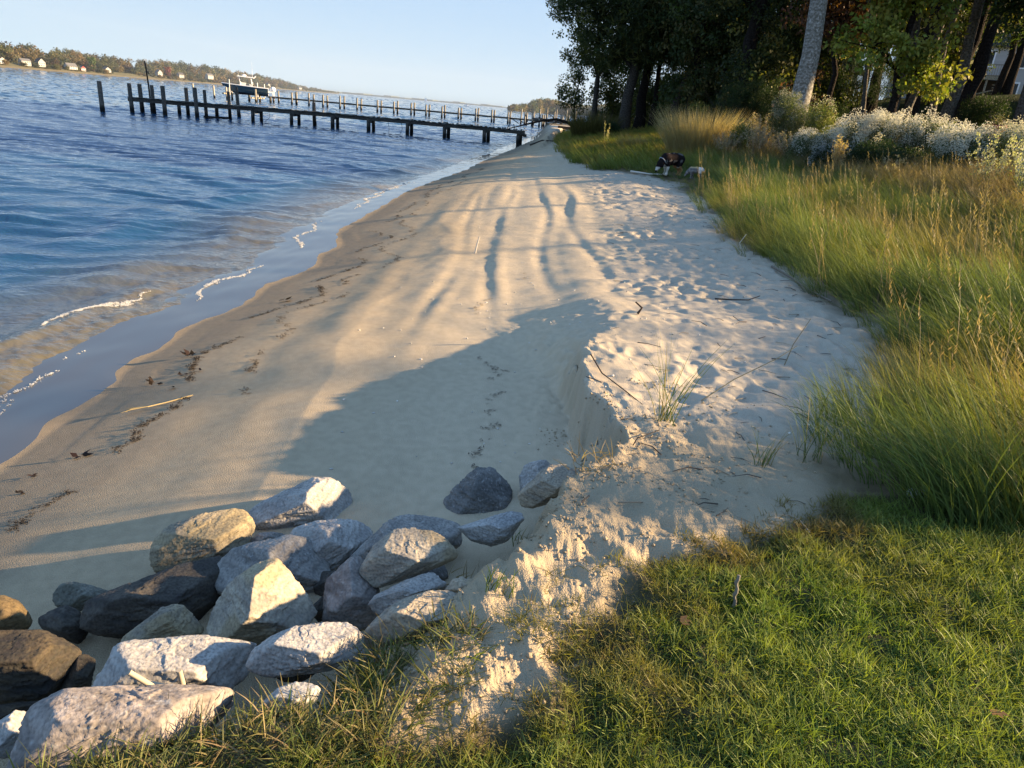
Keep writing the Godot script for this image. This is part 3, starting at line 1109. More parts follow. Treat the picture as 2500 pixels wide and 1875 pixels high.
func make_rocks() -> void:
	rng.seed = 31
	rock(Vector3(-1.05, -0.48, -3.2), 18.1, 31.1, [-.26,-.03,-.19,.03,-.06,.08,.07,.14,.15,.13,.22,.09,.27,.06,.24,-.01,.25,-.1,.14,-.11,.01,-.11,-.06,-.14,-.21,-.11], "pale", "peak", "grey and white peaked boulder at the back of the pile with sunlit tip")
	rock(Vector3(-1.38, -0.45, -2.79), 26.3, 32.7, [-.21,-.03,-.19,.03,-.12,.09,-.02,.11,.07,.13,.14,.13,.18,.11,.22,.05,.21,-.02,.18,-.07,.07,-.1,-.08,-.11,-.2,-.11,-.21,-.08], "tan", "slab", "tan topped boulder with sloping lit crown left of the peaked boulder")
	rock(Vector3(-1.12, -0.5, -2.92), 21.0, 33.3, [-.09,-.01,-.04,.03,.03,.03,.09,.01,.08,-.02,-.04,-.02,-.09,-.03], "grey", "", "small low grey rock wedged between tan topped and white boulders")
	rock(Vector3(-0.79, -0.44, -2.81), 15.6, 34.3, [-.19,.07,-.13,.1,-.03,.12,.06,.12,.15,.1,.2,.06,.18,.02,.13,-.04,.08,-.09,.02,-.13,-.03,-.12,-.03,-.05,-.07,.01,-.12,.04], "white", "round", "smooth rounded bluish white boulder in front of the peaked boulder")
	rock(Vector3(-0.99, -0.43, -2.59), 20.9, 35.6, [-.22,.0,-.2,.07,-.14,.1,-.05,.12,.07,.13,.18,.11,.21,.07,.24,.01,.23,-.05,.23,-.1,.21,-.13,.15,-.15,.02,-.13,-.2,-.07], "grey", "", "long mottled grey boulder right behind the pyramid shaped boulder")
	rock(Vector3(-1.42, -0.46, -2.4), 30.7, 35.8, [-.25,-.03,-.22,.03,-.17,.04,-.07,.06,.04,.08,.13,.09,.27,.11,.28,.08,.27,.02,.23,-.03,.22,-.11,.15,-.15,.04,-.14,-.09,-.14,-.18,-.11,-.24,-.07], "dark", "slab", "broad flat charcoal boulder below the tan topped boulder")
	rock(Vector3(-0.89, -0.3, -2.21), 21.9, 37.8, [-.2,-.05,-.2,.0,-.14,.07,-.05,.12,.03,.15,.07,.15,.11,.09,.15,.03,.17,-.03,.21,-.09,.19,-.11,.12,-.15,-.01,-.15,-.21,-.09], "cream", "pyramid", "pyramid shaped boulder with sunlit cream right face and dark left face")
	rock(Vector3(-1.23, -0.37, -2.13), 30.0, 38.0, [-.14,-.04,-.13,-.01,-.06,.02,-.0,.06,.04,.06,.07,.05,.11,-.01,.13,-.04,.12,-.06,.07,-.07,-.03,-.06], "tan", "peak", "small dark boulder with a sunlit tan peak left of the pyramid boulder")
	rock(Vector3(-1.81, -0.62, -2.52), 35.7, 35.0, [-.1,.05,-.07,.08,-.02,.08,.05,.04,.11,-.0,.08,-.01,.01,-.05,-.02,-.06,-.08,-.01,-.1,.02], "green", "", "small greenish grey rock half sunk in sand behind the charcoal boulder")
	rock(Vector3(-1.73, -0.55, -2.28), 37.2, 36.2, [-.08,.05,-.04,.07,.02,.07,.06,.03,.07,-.03,.08,-.07,.04,-.09,-.03,-.04,-.07,.01], "dark", "round", "round dark cracked rock between left edge and the charcoal boulder")
	rock(Vector3(-1.93, -0.5, -2.25), 40.6, 34.6, [-.09,.04,-.05,.08,-.01,.08,.01,.07,.05,.03,.07,-.03,.08,-.08,.08,-.09,.02,-.08,-.1,-.03], "brown", "round", "brown tan boulder cut by the left edge, upper one of two")
	rock(Vector3(-1.57, -0.36, -1.86), 40.1, 38.1, [-.12,.15,-.05,.14,.0,.12,.07,.09,.11,.05,.15,.0,.15,-.04,.13,-.09,.08,-.11,.01,-.12,-.09,-.08,-.16,-.05], "black", "slab", "large black boulder with brown lit top cut by the left edge")
	rock(Vector3(-1.43, -0.42, -1.91), 36.7, 39.5, [-.06,-.04,-.02,-.02,.01,.06,.03,.06,.06,.03,.04,.01,.02,-.08], "black", "", "narrow black rock between large black boulder and flat white boulder")
	rock(Vector3(-1.01, -0.2, -1.76), 29.9, 40.8, [-.22,.04,-.22,.08,-.18,.09,-.1,.1,.05,.07,.11,.06,.16,.03,.25,.0,.23,-.03,.2,-.07,.18,-.09,.18,-.13,.09,-.11,-.07,-.07,-.22,-.02,-.22,.01], "white", "slab", "wide flat topped white boulder with reed stalks on its front edge")
	rock(Vector3(-0.59, -0.12, -1.8), 18.2, 41.3, [-.17,-.02,-.14,.02,-.09,.05,-.02,.07,.05,.07,.13,.07,.18,.03,.18,-.03,.14,-.05,.07,-.07,-.09,-.07,-.16,-.04], "white", "slab", "sunlit white boulder with veined top right of the flat white boulder")
	rock(Vector3(-0.93, -0.06, -1.37), 34.3, 44.2, [-.25,-.01,-.24,.01,-.23,.04,-.21,.08,-.19,.12,-.16,.14,-.1,.15,-.05,.12,.03,.1,.16,.07,.25,.03,.28,-.01,.28,-.03,.25,-.06,.18,-.08,.05,-.08,-.12,-.08], "pinkgrey", "slab", "huge brownish grey boulder nearest the camera with lawn against its front")
	rock(Vector3(-1.35, -0.25, -1.5), 42.1, 41.7, [-.04,.04,-.01,.05,.02,.06,.04,.05,.06,.03,.04,.0,.02,-.03,-.0,-.05,-.03,-.05,-.06,-.04], "white", "", "small white rock in the bottom left corner of the picture")
	rock(Vector3(-1.51, -0.4, -1.72), 41.2, 40.5, [-.06,.04,.01,.02,.07,-.0,.06,-.03,.02,-.02,-.05,-.01,-.07,.0], "black", "", "thin black rock showing between black boulder and corner white rock")
	rock(Vector3(-0.54, -0.03, -1.51), 19.5, 44.6, [-.08,-.02,-.07,.0,-.03,.03,.02,.04,.06,.04,.08,.01,.06,-.02,.01,-.03,-.05,-.04], "blue", "slab", "small bluish grey stone lying alone in dry grass near the lawn")
	rock(Vector3(-0.72, -0.45, -2.39), 16.8, 38.6, [-.04,.0,.02,.05,.04,.03,.03,-.04,.0,-.05], "dark", "", "dark sliver of rock in the gap right of the pyramid boulder")
	rock(Vector3(-0.14, -0.45, -3.36), 2.4, 30.7, [-.18,-.08,-.16,-.0,-.1,.08,-.01,.17,.08,.18,.14,.13,.18,.08,.19,-.02,.16,-.07,.1,-.15,-.02,-.18,-.07,-.17,-.16,-.11], "slate", "round", "large dark slate grey boulder standing on the sand below the scarp")
	rock(Vector3(0.19, -0.31, -3.42), -3.2, 29.1, [-.1,-.0,-.08,.06,-.02,.09,.02,.1,.09,.07,.07,.03,.01,-.05,-.08,-.11,-.09,-.06], "pale", "", "pale upright rock leaning on the sand bank right of slate boulder")
	rock(Vector3(0.22, -0.13, -3.03), -4.4, 30.0, [-.16,-.11,-.13,-.05,-.05,.05,-.01,.09,.06,.11,.13,.08,.17,.03,.15,-.02,.01,-.07,-.06,-.11], "sandy", "slab", "sand dusted sloping slab in front of the pale upright rock")
	rock(Vector3(0.08, -0.5, -3.41), -1.3, 31.0, [-.04,.02,.03,.03,.03,-.03,-.03,-.02], "blue", "", "tiny bluish rock in the gap right of the slate boulder")
	rock(Vector3(-0.43, -0.38, -2.77), 8.8, 34.5, [-.18,.01,-.08,.11,-.0,.15,.08,.15,.18,.13,.23,.12,.26,.09,.26,.01,.14,-.01,-.16,-.11,-.25,-.15,-.25,-.06], "grey", "slab", "long layered grey slab behind the light topped boulder in the middle")
	rock(Vector3(-0.57, -0.33, -2.36), 13.7, 37.8, [-.11,-.1,-.1,.05,-.01,.13,.07,.14,.09,.01,.11,-.04,.11,-.09,.1,-.11,.02,-.14,-.03,-.1], "pinkgrey", "", "tall brownish grey rock right of the bluish white boulder, lower down")
	rock(Vector3(-0.36, -0.2, -2.44), 8.3, 35.4, [-.19,-.1,-.18,-.03,-.13,.05,-.06,.11,.02,.12,.09,.11,.15,.07,.19,.02,.18,.0,.12,-.03,.01,-.07,-.08,-.1,-.14,-.12], "cream", "slab", "light boulder with sunlit top and shaded front overhanging a dark gap")
	rock(Vector3(-0.33, -0.24, -2.28), 8.2, 37.8, [-.14,-.04,-.12,-.01,-.06,.02,.03,.06,.1,.08,.12,.06,.15,.02,.11,.0,.03,-.01,-.03,-.05,-.09,-.08,-.12,-.07], "pale", "slab", "pale rock lying just under the overhanging light boulder")
	rock(Vector3(-0.11, -0.13, -2.19), 2.8, 37.5, [-.07,-.01,-.04,.03,-.01,.04,.03,.02,.07,-.01,.07,-.04,.01,-.03,-.04,-.02], "sandy", "round", "small rounded rock beside the dry straw right of the pale rock")
	rock(Vector3(-0.09, -0.16, -2.26), 2.3, 37.0, [-.02,.02,.01,.02,.02,-.01,-.0,-.02], "green", "", "tiny grey stone peeping out behind the small rounded rock")
	rock(Vector3(-0.24, -0.12, -1.98), 6.8, 39.9, [-.2,-.08,-.17,-.02,-.1,.05,-.0,.09,.08,.1,.16,.07,.21,.05,.2,.02,.11,.01,.03,-.02,-.02,-.06,-.1,-.07,-.18,-.09], "sandy", "slab", "broad sandy slab half buried in the sand bank at centre")
	rock(Vector3(0.0, -0.09, -2.05), -0.1, 38.7, [-.04,.01,-.01,.02,.03,.03,.04,-.0,-.01,-.03,-.03,-.02], "green", "slab", "flat little stone by a green grass tuft on the sand bank")
	rock(Vector3(-0.03, -0.22, -2.76), 0.7, 33.4, [-.15,-.01,-.07,.01,-.01,.02,.11,.09,.15,.08,.09,.01,.07,-.05,.0,-.08,-.09,-.06,-.11,-.04], "blue", "slab", "bluish slab half buried in sand right of the layered grey slab")
	# dark stones wedged in the gaps of the pile
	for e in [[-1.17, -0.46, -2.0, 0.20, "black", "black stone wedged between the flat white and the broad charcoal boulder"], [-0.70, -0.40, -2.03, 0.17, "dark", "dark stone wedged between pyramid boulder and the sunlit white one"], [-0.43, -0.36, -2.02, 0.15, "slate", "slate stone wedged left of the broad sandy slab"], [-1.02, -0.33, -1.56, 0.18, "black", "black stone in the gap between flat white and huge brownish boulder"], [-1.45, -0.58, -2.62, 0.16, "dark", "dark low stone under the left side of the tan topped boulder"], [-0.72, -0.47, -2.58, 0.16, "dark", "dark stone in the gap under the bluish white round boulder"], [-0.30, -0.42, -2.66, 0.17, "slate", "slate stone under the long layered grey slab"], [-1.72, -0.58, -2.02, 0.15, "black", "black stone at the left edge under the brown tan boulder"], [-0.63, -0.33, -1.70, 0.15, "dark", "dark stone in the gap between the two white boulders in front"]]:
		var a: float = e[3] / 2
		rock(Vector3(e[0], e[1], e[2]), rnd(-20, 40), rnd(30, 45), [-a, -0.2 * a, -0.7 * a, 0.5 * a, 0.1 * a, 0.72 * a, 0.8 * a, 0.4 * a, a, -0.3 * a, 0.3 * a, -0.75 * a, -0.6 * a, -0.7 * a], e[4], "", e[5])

# ------------------------------------------------------------------ piers, boat, houses
func piling_shape(top: float, r: float, lean: Vector3, pale := 0.0) -> ArrayMesh:
	# from the bed up to top, measured from the water level; dark and wet below, grey above
	var g := Geo.new()
	var path := []
	var rad := []
	var cols := []
	for q in [-1.6, 0.0, 0.28, 0.55, top * 0.75 + 0.1, top]:
		path.append(Vector3(0, q, 0) + lean * q)
		rad.append(r * (1.04 - 0.05 * q))
		var c := Color(0.035, 0.032, 0.028) if q < 0.3 else Color(0.13, 0.12, 0.10)
		if q > 0.5: c = Color(0.17, 0.155, 0.13).lerp(Color(0.62, 0.58, 0.48), pale)
		cols.append(c)
	var first := 0
	g.tube(path, rad, 9, true, 0.04, rng.randi() % 50)
	for k in g.c.size():
		g.c[k] = cols[mini(k / 9, 5)] if k < 54 else cols[5]
	return g.mesh()


func make_docks() -> void:
	rng.seed = 51
	# ---- the near pier, old and grey, with its deck at y = 0
	var o := thing("old_pier", Vector3(-14, SEA, -57), "old weathered wooden pier with tall dark pilings at its far left end", "pier")
	var piles := [[-28.87, -53.68, 0.96], [-28.82, -55.0, 0.96], [-28.05, -55.2, 0.96], [-26.59, -53.87, 0.98], [-26.71, -56.33, -0.15], [-24.52, -54.4, 1.06], [-25.94, -56.08, 0.98], [-24.18, -55.2, 0.95], [-23.99, -56.6, -0.12], [-23.1, -56.86, 0.96], [-21.12, -56.2, -0.15], [-20.95, -57.5, -0.17], [-18.37, -56.7, -0.14], [-18.15, -57.8, -0.17], [-17.0, -58.0, 0.72], [-15.27, -56.8, -0.12], [-15.24, -58.1, -0.13], [-12.6, -57.1, -0.11], [-12.5, -58.4, -0.12], [-9.6, -56.9, -0.07], [-9.48, -58.1, -0.05], [-6.77, -56.9, -0.07], [-6.59, -57.9, -0.06], [-3.74, -56.9, 0.08], [-3.5, -57.9, -0.08], [-1.18, -57.2, -0.06], [-1.0, -58.3, -0.06]]
	for p in piles:
		var q := put("piling", piling_shape(p[2] + 1.0, rnd(0.12, 0.15), Vector3(rnd(-0.03, 0.01), 0, rnd(-0.02, 0.02))), M.wood, o)
		q.position = Vector3(p[0] + 14, 0, p[1] + 57)
	var line := [Vector3(-29.1, 0.0, -54.35), Vector3(-26.2, -0.02, -54.9), Vector3(-23.6, -0.02, -55.7), Vector3(-20.9, 0.0, -56.8), Vector3(-18.2, 0.01, -57.2), Vector3(-15.2, 0.03, -57.4), Vector3(-12.5, 0.0, -57.7), Vector3(-9.5, 0.03, -57.5), Vector3(-6.7, 0.02, -57.4), Vector3(-3.6, 0.03, -57.4), Vector3(-0.75, -0.02, -57.7)]
	var off := Vector3(14, 1, 57)
	for k in line.size():
		if k > 2:
			var cap := Geo.new()
			cap.tint = Color(0.09, 0.08, 0.07)
			cap.bar(line[k] + off + Vector3(-0.1, -0.28, -0.95), line[k] + off + Vector3(0.1, -0.28, 0.95), 0.2, 0.2)
			put("cap_beam", cap.mesh(), M.wood, o)
		if k == line.size() - 1: break
		for side in [-0.62, 0.62]:
			var st := Geo.new()
			st.tint = Color(0.12, 0.11, 0.095) * rnd(0.8, 1.2)
			st.bar(line[k] + off + Vector3(-0.03, -0.11, side), line[k + 1] + off + Vector3(0.03, -0.11, side), 0.09, 0.24)
			put("stringer", st.mesh(), M.wood, o)
	var deck := Geo.new()
	for k in line.size() - 1:
		var n := int(line[k].distance_to(line[k + 1]) / 0.17)
		for t in n:
			if rnd(0, 1) < (0.25 if k > 6 else 0.06): continue
			var p: Vector3 = line[k].lerp(line[k + 1], (t + 0.5) / n) + off
			deck.tint = Color(0.17, 0.155, 0.13) * rnd(0.6, 1.2)
			var tf := Transform3D(Basis(Vector3.UP, rnd(-0.05, 0.05)) * Basis(Vector3.RIGHT, rnd(-0.04, 0.04) * (1.0 if k < 6 else 2.2)), p + Vector3(0, 0.035, rnd(-0.05, 0.05)))
			deck.box(Vector3(0.145, 0.045, 1.5), tf)
	tag(put("decking", deck.mesh(), M.wood, o), "", "", "", "stuff")
	var brace := Geo.new()
	brace.tint = Color(0.07, 0.065, 0.06)
	brace.bar(Vector3(-24.3, -0.9, -55.0) + off, Vector3(-23.0, -0.9, -56.4) + off, 0.12, 0.14)
	put("brace", brace.mesh(), M.wood, o)
	for p in [[-20, -0.4], [-16.5, 0.2], [-11, 0.1], [-10, -0.1]]:  # loose lines hanging from the deck
		var rope := Geo.new()
		rope.tint = Color(0.05, 0.05, 0.05)
		rope.tube([Vector3(p[0], -0.15, -56.5) + off, Vector3(p[0] + 0.1, -0.6, -56.4) + off, Vector3(p[0] + p[1], -1.05, -56.3) + off], [0.016, 0.016, 0.016], 5)
		put("rope", rope.mesh(), M.matte, o)
	# ---- pilings that stand alone
	for e in [[-29.27, -50.64, 1.97, 0.15, "lone mooring piling standing apart left of the old pier", 0.12], [-29.9, -60.5, 1.9, 0.13, "piling standing in the water just behind the pier's left end", 0.05], [-24.04, -61.0, 2.3, 0.14, "tall piling behind the old pier in front of the boat's hull", 0.0], [-57.06, -125.93, 2.0, 0.15, "pale piling in open water, left of the boat lift, farthest left", 0.8], [-53.9, -126.6, 2.0, 0.15, "pale piling second from the left of the boat lift", 0.8], [-52.6, -128.6, 1.9, 0.15, "pale piling left of the boat's bow, first of a close pair", 0.85], [-52.0, -129.3, 1.9, 0.15, "pale piling left of the boat's bow, second of a close pair", 0.85], [-43.9, -138.5, 2.0, 0.16, "single tall pale piling behind the second pier, right of the boat", 0.7]]:
		var q := put("mooring_piling", piling_shape(e[2], e[3], Vector3(rnd(-0.06, 0.0), 0, 0), e[5]), M.wood)
		q.position = Vector3(e[0], SEA, e[1])
		tag(q, e[4], "piling", "mooring pilings")
	var pole := thing("lamp_pole", Vector3(-28.6, SEA, -55.9), "thin tall dark pole rising above the left end of the old pier", "pole")
	var pg := Geo.new()
	pg.tint = Color(0.06, 0.055, 0.05)
	pg.tube([Vector3(0, -1.5, 0), Vector3(-0.05, 1.9, 0), Vector3(-0.16, 3.55, 0)], [0.07, 0.06, 0.05], 7)
	put("mast", pg.mesh(), M.wood, pole)
	var pb := Geo.new()
	pb.tint = Color(0.05, 0.05, 0.05)
	pb.tube([Vector3(-0.1, 2.75, 0.05), Vector3(0.02, 2.85, 0.05), Vector3(0.1, 2.7, 0.05)], [0.03, 0.03, 0.05], 6)
	put("bracket", pb.mesh(), M.plain, pole)
	# ---- the second pier, pairs of pilings farther out
	var s := thing("second_pier", Vector3(-18, SEA, -133), "long narrow second pier farther out with paired sunlit pilings", "pier")
	for x in [-45.7, -42.5, -39.5, -37.05, -34.05, -31.05, -27.5, -24.6, -21.6, -18.97, -16.2, -13.3, -10.3, -7.45, -4.6, -1.7, 1.4, 4.6, 8.0, 11.5]:
		for side in [-1, 1]:
			var q := put("piling", piling_shape(rnd(1.85, 2.1), 0.16, Vector3(rnd(-0.02, 0.02), 0, 0), 0.5), M.wood, s)
			q.position = Vector3(x + 18 + 0.16 * side, 0, 0.85 * -side)
	for x in range(-47, 13, 5):
		var dk := Geo.new()
		dk.tint = Color(0.20, 0.18, 0.15) * rnd(0.8, 1.1)
		dk.box(Vector3(5.02, 0.06, 1.3), Transform3D(Basis(), Vector3(x + 20.5, 0.97, 0)))
		put("deck_section", dk.mesh(), M.wood, s)
		for side in [-0.6, 0.6]:
			var st := Geo.new()
			st.tint = Color(0.12, 0.11, 0.09)
			st.box(Vector3(5.0, 0.2, 0.1), Transform3D(Basis(), Vector3(x + 20.5, 0.835, side)))
			put("stringer", st.mesh(), M.wood, s)
	# ---- boat lift
	var l := thing("boat_lift", Vector3(-48, SEA, -125), "boat lift of pilings and cradle beams holding the blue boat", "boat lift")
	for p in [[-1.9, 2.1, 1.9], [2.0, 0.9, 2.0], [-2.9, -1.6, 1.2], [1.3, -2.9, 1.9]]:
		var q := put("piling", piling_shape(p[2], 0.17, Vector3.ZERO, 0.55), M.wood, l)
		q.position = Vector3(p[0], 0, p[1])
	for p in [[-2.0, 1.5, 3.15], [2.1, 0.2, 3.0], [2.4, -2.2, 2.9]]:
		var gp := Geo.new()
		gp.tint = Color(0.75, 0.74, 0.68)
		gp.tube([Vector3(p[0], 0.8, p[1]), Vector3(p[0], p[2], p[1])], [0.075, 0.07], 8)
		put("guide_pole", gp.mesh(), M.plain, l)
	for p in [[-2.4, 2.0, -1.6, 0.95], [1.65, 0.9, -2.9, 0.62]]:
		var bm := Geo.new()
		bm.tint = Color(0.5, 0.45, 0.34)
		bm.bar(Vector3(p[0] - 0.5, p[3], p[1] + 0.3), Vector3(p[0] + 0.3, p[3], p[2] - 0.2), 0.2, 0.2)
		put("cradle_beam", bm.mesh(), M.wood, l)
	for p in [[-0.7, -3.4], [0.6, -3.2], [3.2, -2.6]]:
		var q := put("piling", piling_shape(1.0, 0.2, Vector3.ZERO), M.wood, l)
		q.position = Vector3(p[0], 0, p[1])
	# ---- the marina behind the sapling
	for e in [[-0.5, 14.0, -128.0, 0.35, "dark marina pier behind the slender sapling, nearest of the two"], [4.0, 26.0, -146.0, 0.2, "farther marina pier crowded with pale pilings behind the cedars"]]:
		var d := thing("marina_pier", Vector3(e[0], SEA, e[2]), e[4], "pier")
		var w: float = e[1] - e[0]
		var dk := Geo.new()
		dk.tint = Color(0.15, 0.14, 0.12)
		dk.box(Vector3(w, 0.3, 1.6), Transform3D(Basis(), Vector3(w / 2, 1.2, 0)))
		put("deck", dk.mesh(), M.wood, d)
		for k in 13:
			var q := put("piling", piling_shape(rnd(1.8, 3.2), 0.16, Vector3(rnd(-0.02, 0.02), 0, 0), rnd(0.2, 0.9)), M.wood, d)
			q.position = Vector3(w * k / 12.0, 0, 1.0 if k % 2 else -1.0)
	for e in [[-2.6, -138.0, 2.6, "pale piling in open water left of the marina, first from the left"], [-0.3, -141.0, 2.3, "pale piling in open water left of the marina, second from the left"]]:
		var q := put("mooring_piling", piling_shape(e[2], 0.16, Vector3.ZERO, 0.7), M.wood)
		q.position = Vector3(e[0], SEA, e[1])
		tag(q, e[3], "piling", "mooring pilings")
	for e in [[9.0, -138.0, "white covered motorboat moored at the marina right of the sapling"], [17.0, -141.0, "white cabin boat behind the cedar trunks at the marina"]]:
		var b := thing("marina_boat", Vector3(e[0], SEA, e[1]), e[2], "boat")
		var hl := Geo.new()
		hl.tint = Color(0.72, 0.72, 0.7)
		hl.tube([Vector3(-3.2, 0.6, 0), Vector3(-1.5, 0.5, 0), Vector3(1.5, 0.55, 0), Vector3(3.4, 0.95, 0)], [0.85, 1.05, 0.95, 0.1], 10)
		put("hull", hl.mesh(), M.plain, b)
		var cb := Geo.new()
		cb.tint = Color(0.7, 0.7, 0.68)
		cb.box(Vector3(2.6, 0.9, 1.4), Transform3D(Basis(), Vector3(-0.4, 1.8, 0)))
		cb.box(Vector3(3.0, 0.1, 1.7), Transform3D(Basis(), Vector3(-0.4, 2.31, 0)))
		put("cabin", cb.mesh(), M.plain, b)
	# ---- the fallen tree over the water and the broken bulkhead
	var ft := thing("fallen_tree", Vector3(3.6, 0.3, -75), "bare dead tree fallen from the bank, arching over the water", "dead tree")
	var tg := Geo.new()
	tg.tint = Color(0.06, 0.05, 0.04)
	tg.tube([Vector3(0.8, -0.3, 0), Vector3(-0.3, 0.35, 0), Vector3(-1.5, 0.6, 0.1), Vector3(-2.9, 0.35, 0.2), Vector3(-4.4, -0.1, 0.3), Vector3(-5.8, -0.55, 0.3), Vector3(-6.8, -0.9, 0.2)], [0.16, 0.14, 0.12, 0.10, 0.08, 0.05, 0.02], 8)
	put("trunk", tg.mesh(), M.bark, ft)
	for k in 12:
		var b := Geo.new()
		b.tint = Color(0.055, 0.045, 0.035)
		var t := 1.2 + k * 0.45
		var a := Vector3(-t, 0.6 - 0.025 * t * t, 0.15)
		var d := Vector3(rnd(-0.9, 0.1), rnd(-0.7, 0.6), rnd(-0.7, 0.7)).normalized() * rnd(0.7, 1.6)
		b.tube([a, a + d * 0.5 + Vector3(0, 0.1, 0), a + d], [0.045, 0.03, 0.008], 5)
		b.tube([a + d * 0.5, a + d * 0.8 + rdir() * 0.3], [0.02, 0.005], 4)
		put("branch", b.mesh(), M.bark, ft)
	var bh := thing("broken_bulkhead", Vector3(3.4, -0.7, -80), "broken dark timber frame at the end of the beach", "bulkhead")
	var f1 := Geo.new()
	f1.tint = Color(0.09, 0.08, 0.07)
	f1.bar(Vector3(-0.95, 0.78, 0), Vector3(1.9, 0.72, 0.2), 0.35, 0.3)
	put("beam", f1.mesh(), M.wood, bh)
	for p in [[-0.85, 0.28], [0.45, 0.24], [1.0, 0.25]]:
		var lg := Geo.new()
		lg.tint = Color(0.085, 0.075, 0.065)
		lg.bar(Vector3(p[0] - 0.08, -0.4, 0.1), Vector3(p[0], 0.62, 0.1), p[1], p[1])
		put("post", lg.mesh(), M.wood, bh)
	var lo := Geo.new()
	lo.tint = Color(0.045, 0.04, 0.035)
	lo.tube([Vector3(-1.1, 0, 0.3), Vector3(-0.2, 0.08, 0.1), Vector3(0.8, 0.12, 0), Vector3(1.6, 0.28, -0.2)], [0.09, 0.14, 0.16, 0.12], 9, true, 0.1)
	var log_ := put("driftwood_log", lo.mesh(), M.bark)
	log_.position = Vector3(1.6, -0.86, -79)
	tag(log_, "dark driftwood log lying where the far beach meets the water", "log")


func hull_ring(t: float) -> Array:  # half section at t from bow (0) to stern (1): keel, chine, topside, sheer
	var beam := 1.25 * pow(sin(minf(t * 1.35 + 0.02, PI / 2)), 0.75)
	var keel := 0.0 + 1.15 * pow(1.0 - smoothstep(0.0, 0.42, t), 2.0)
	var sheer := 1.52 - 0.42 * t + 0.10 * t * t
	var chine := lerpf(keel, 0.42, 0.8) if t > 0.06 else keel
	chine = maxf(chine, keel + 0.02)
	return [Vector2(0.0, keel), Vector2(beam * 0.80, chine + 0.02), Vector2(beam * 0.93, lerpf(chine, sheer, 0.45)), Vector2(beam, sheer)]


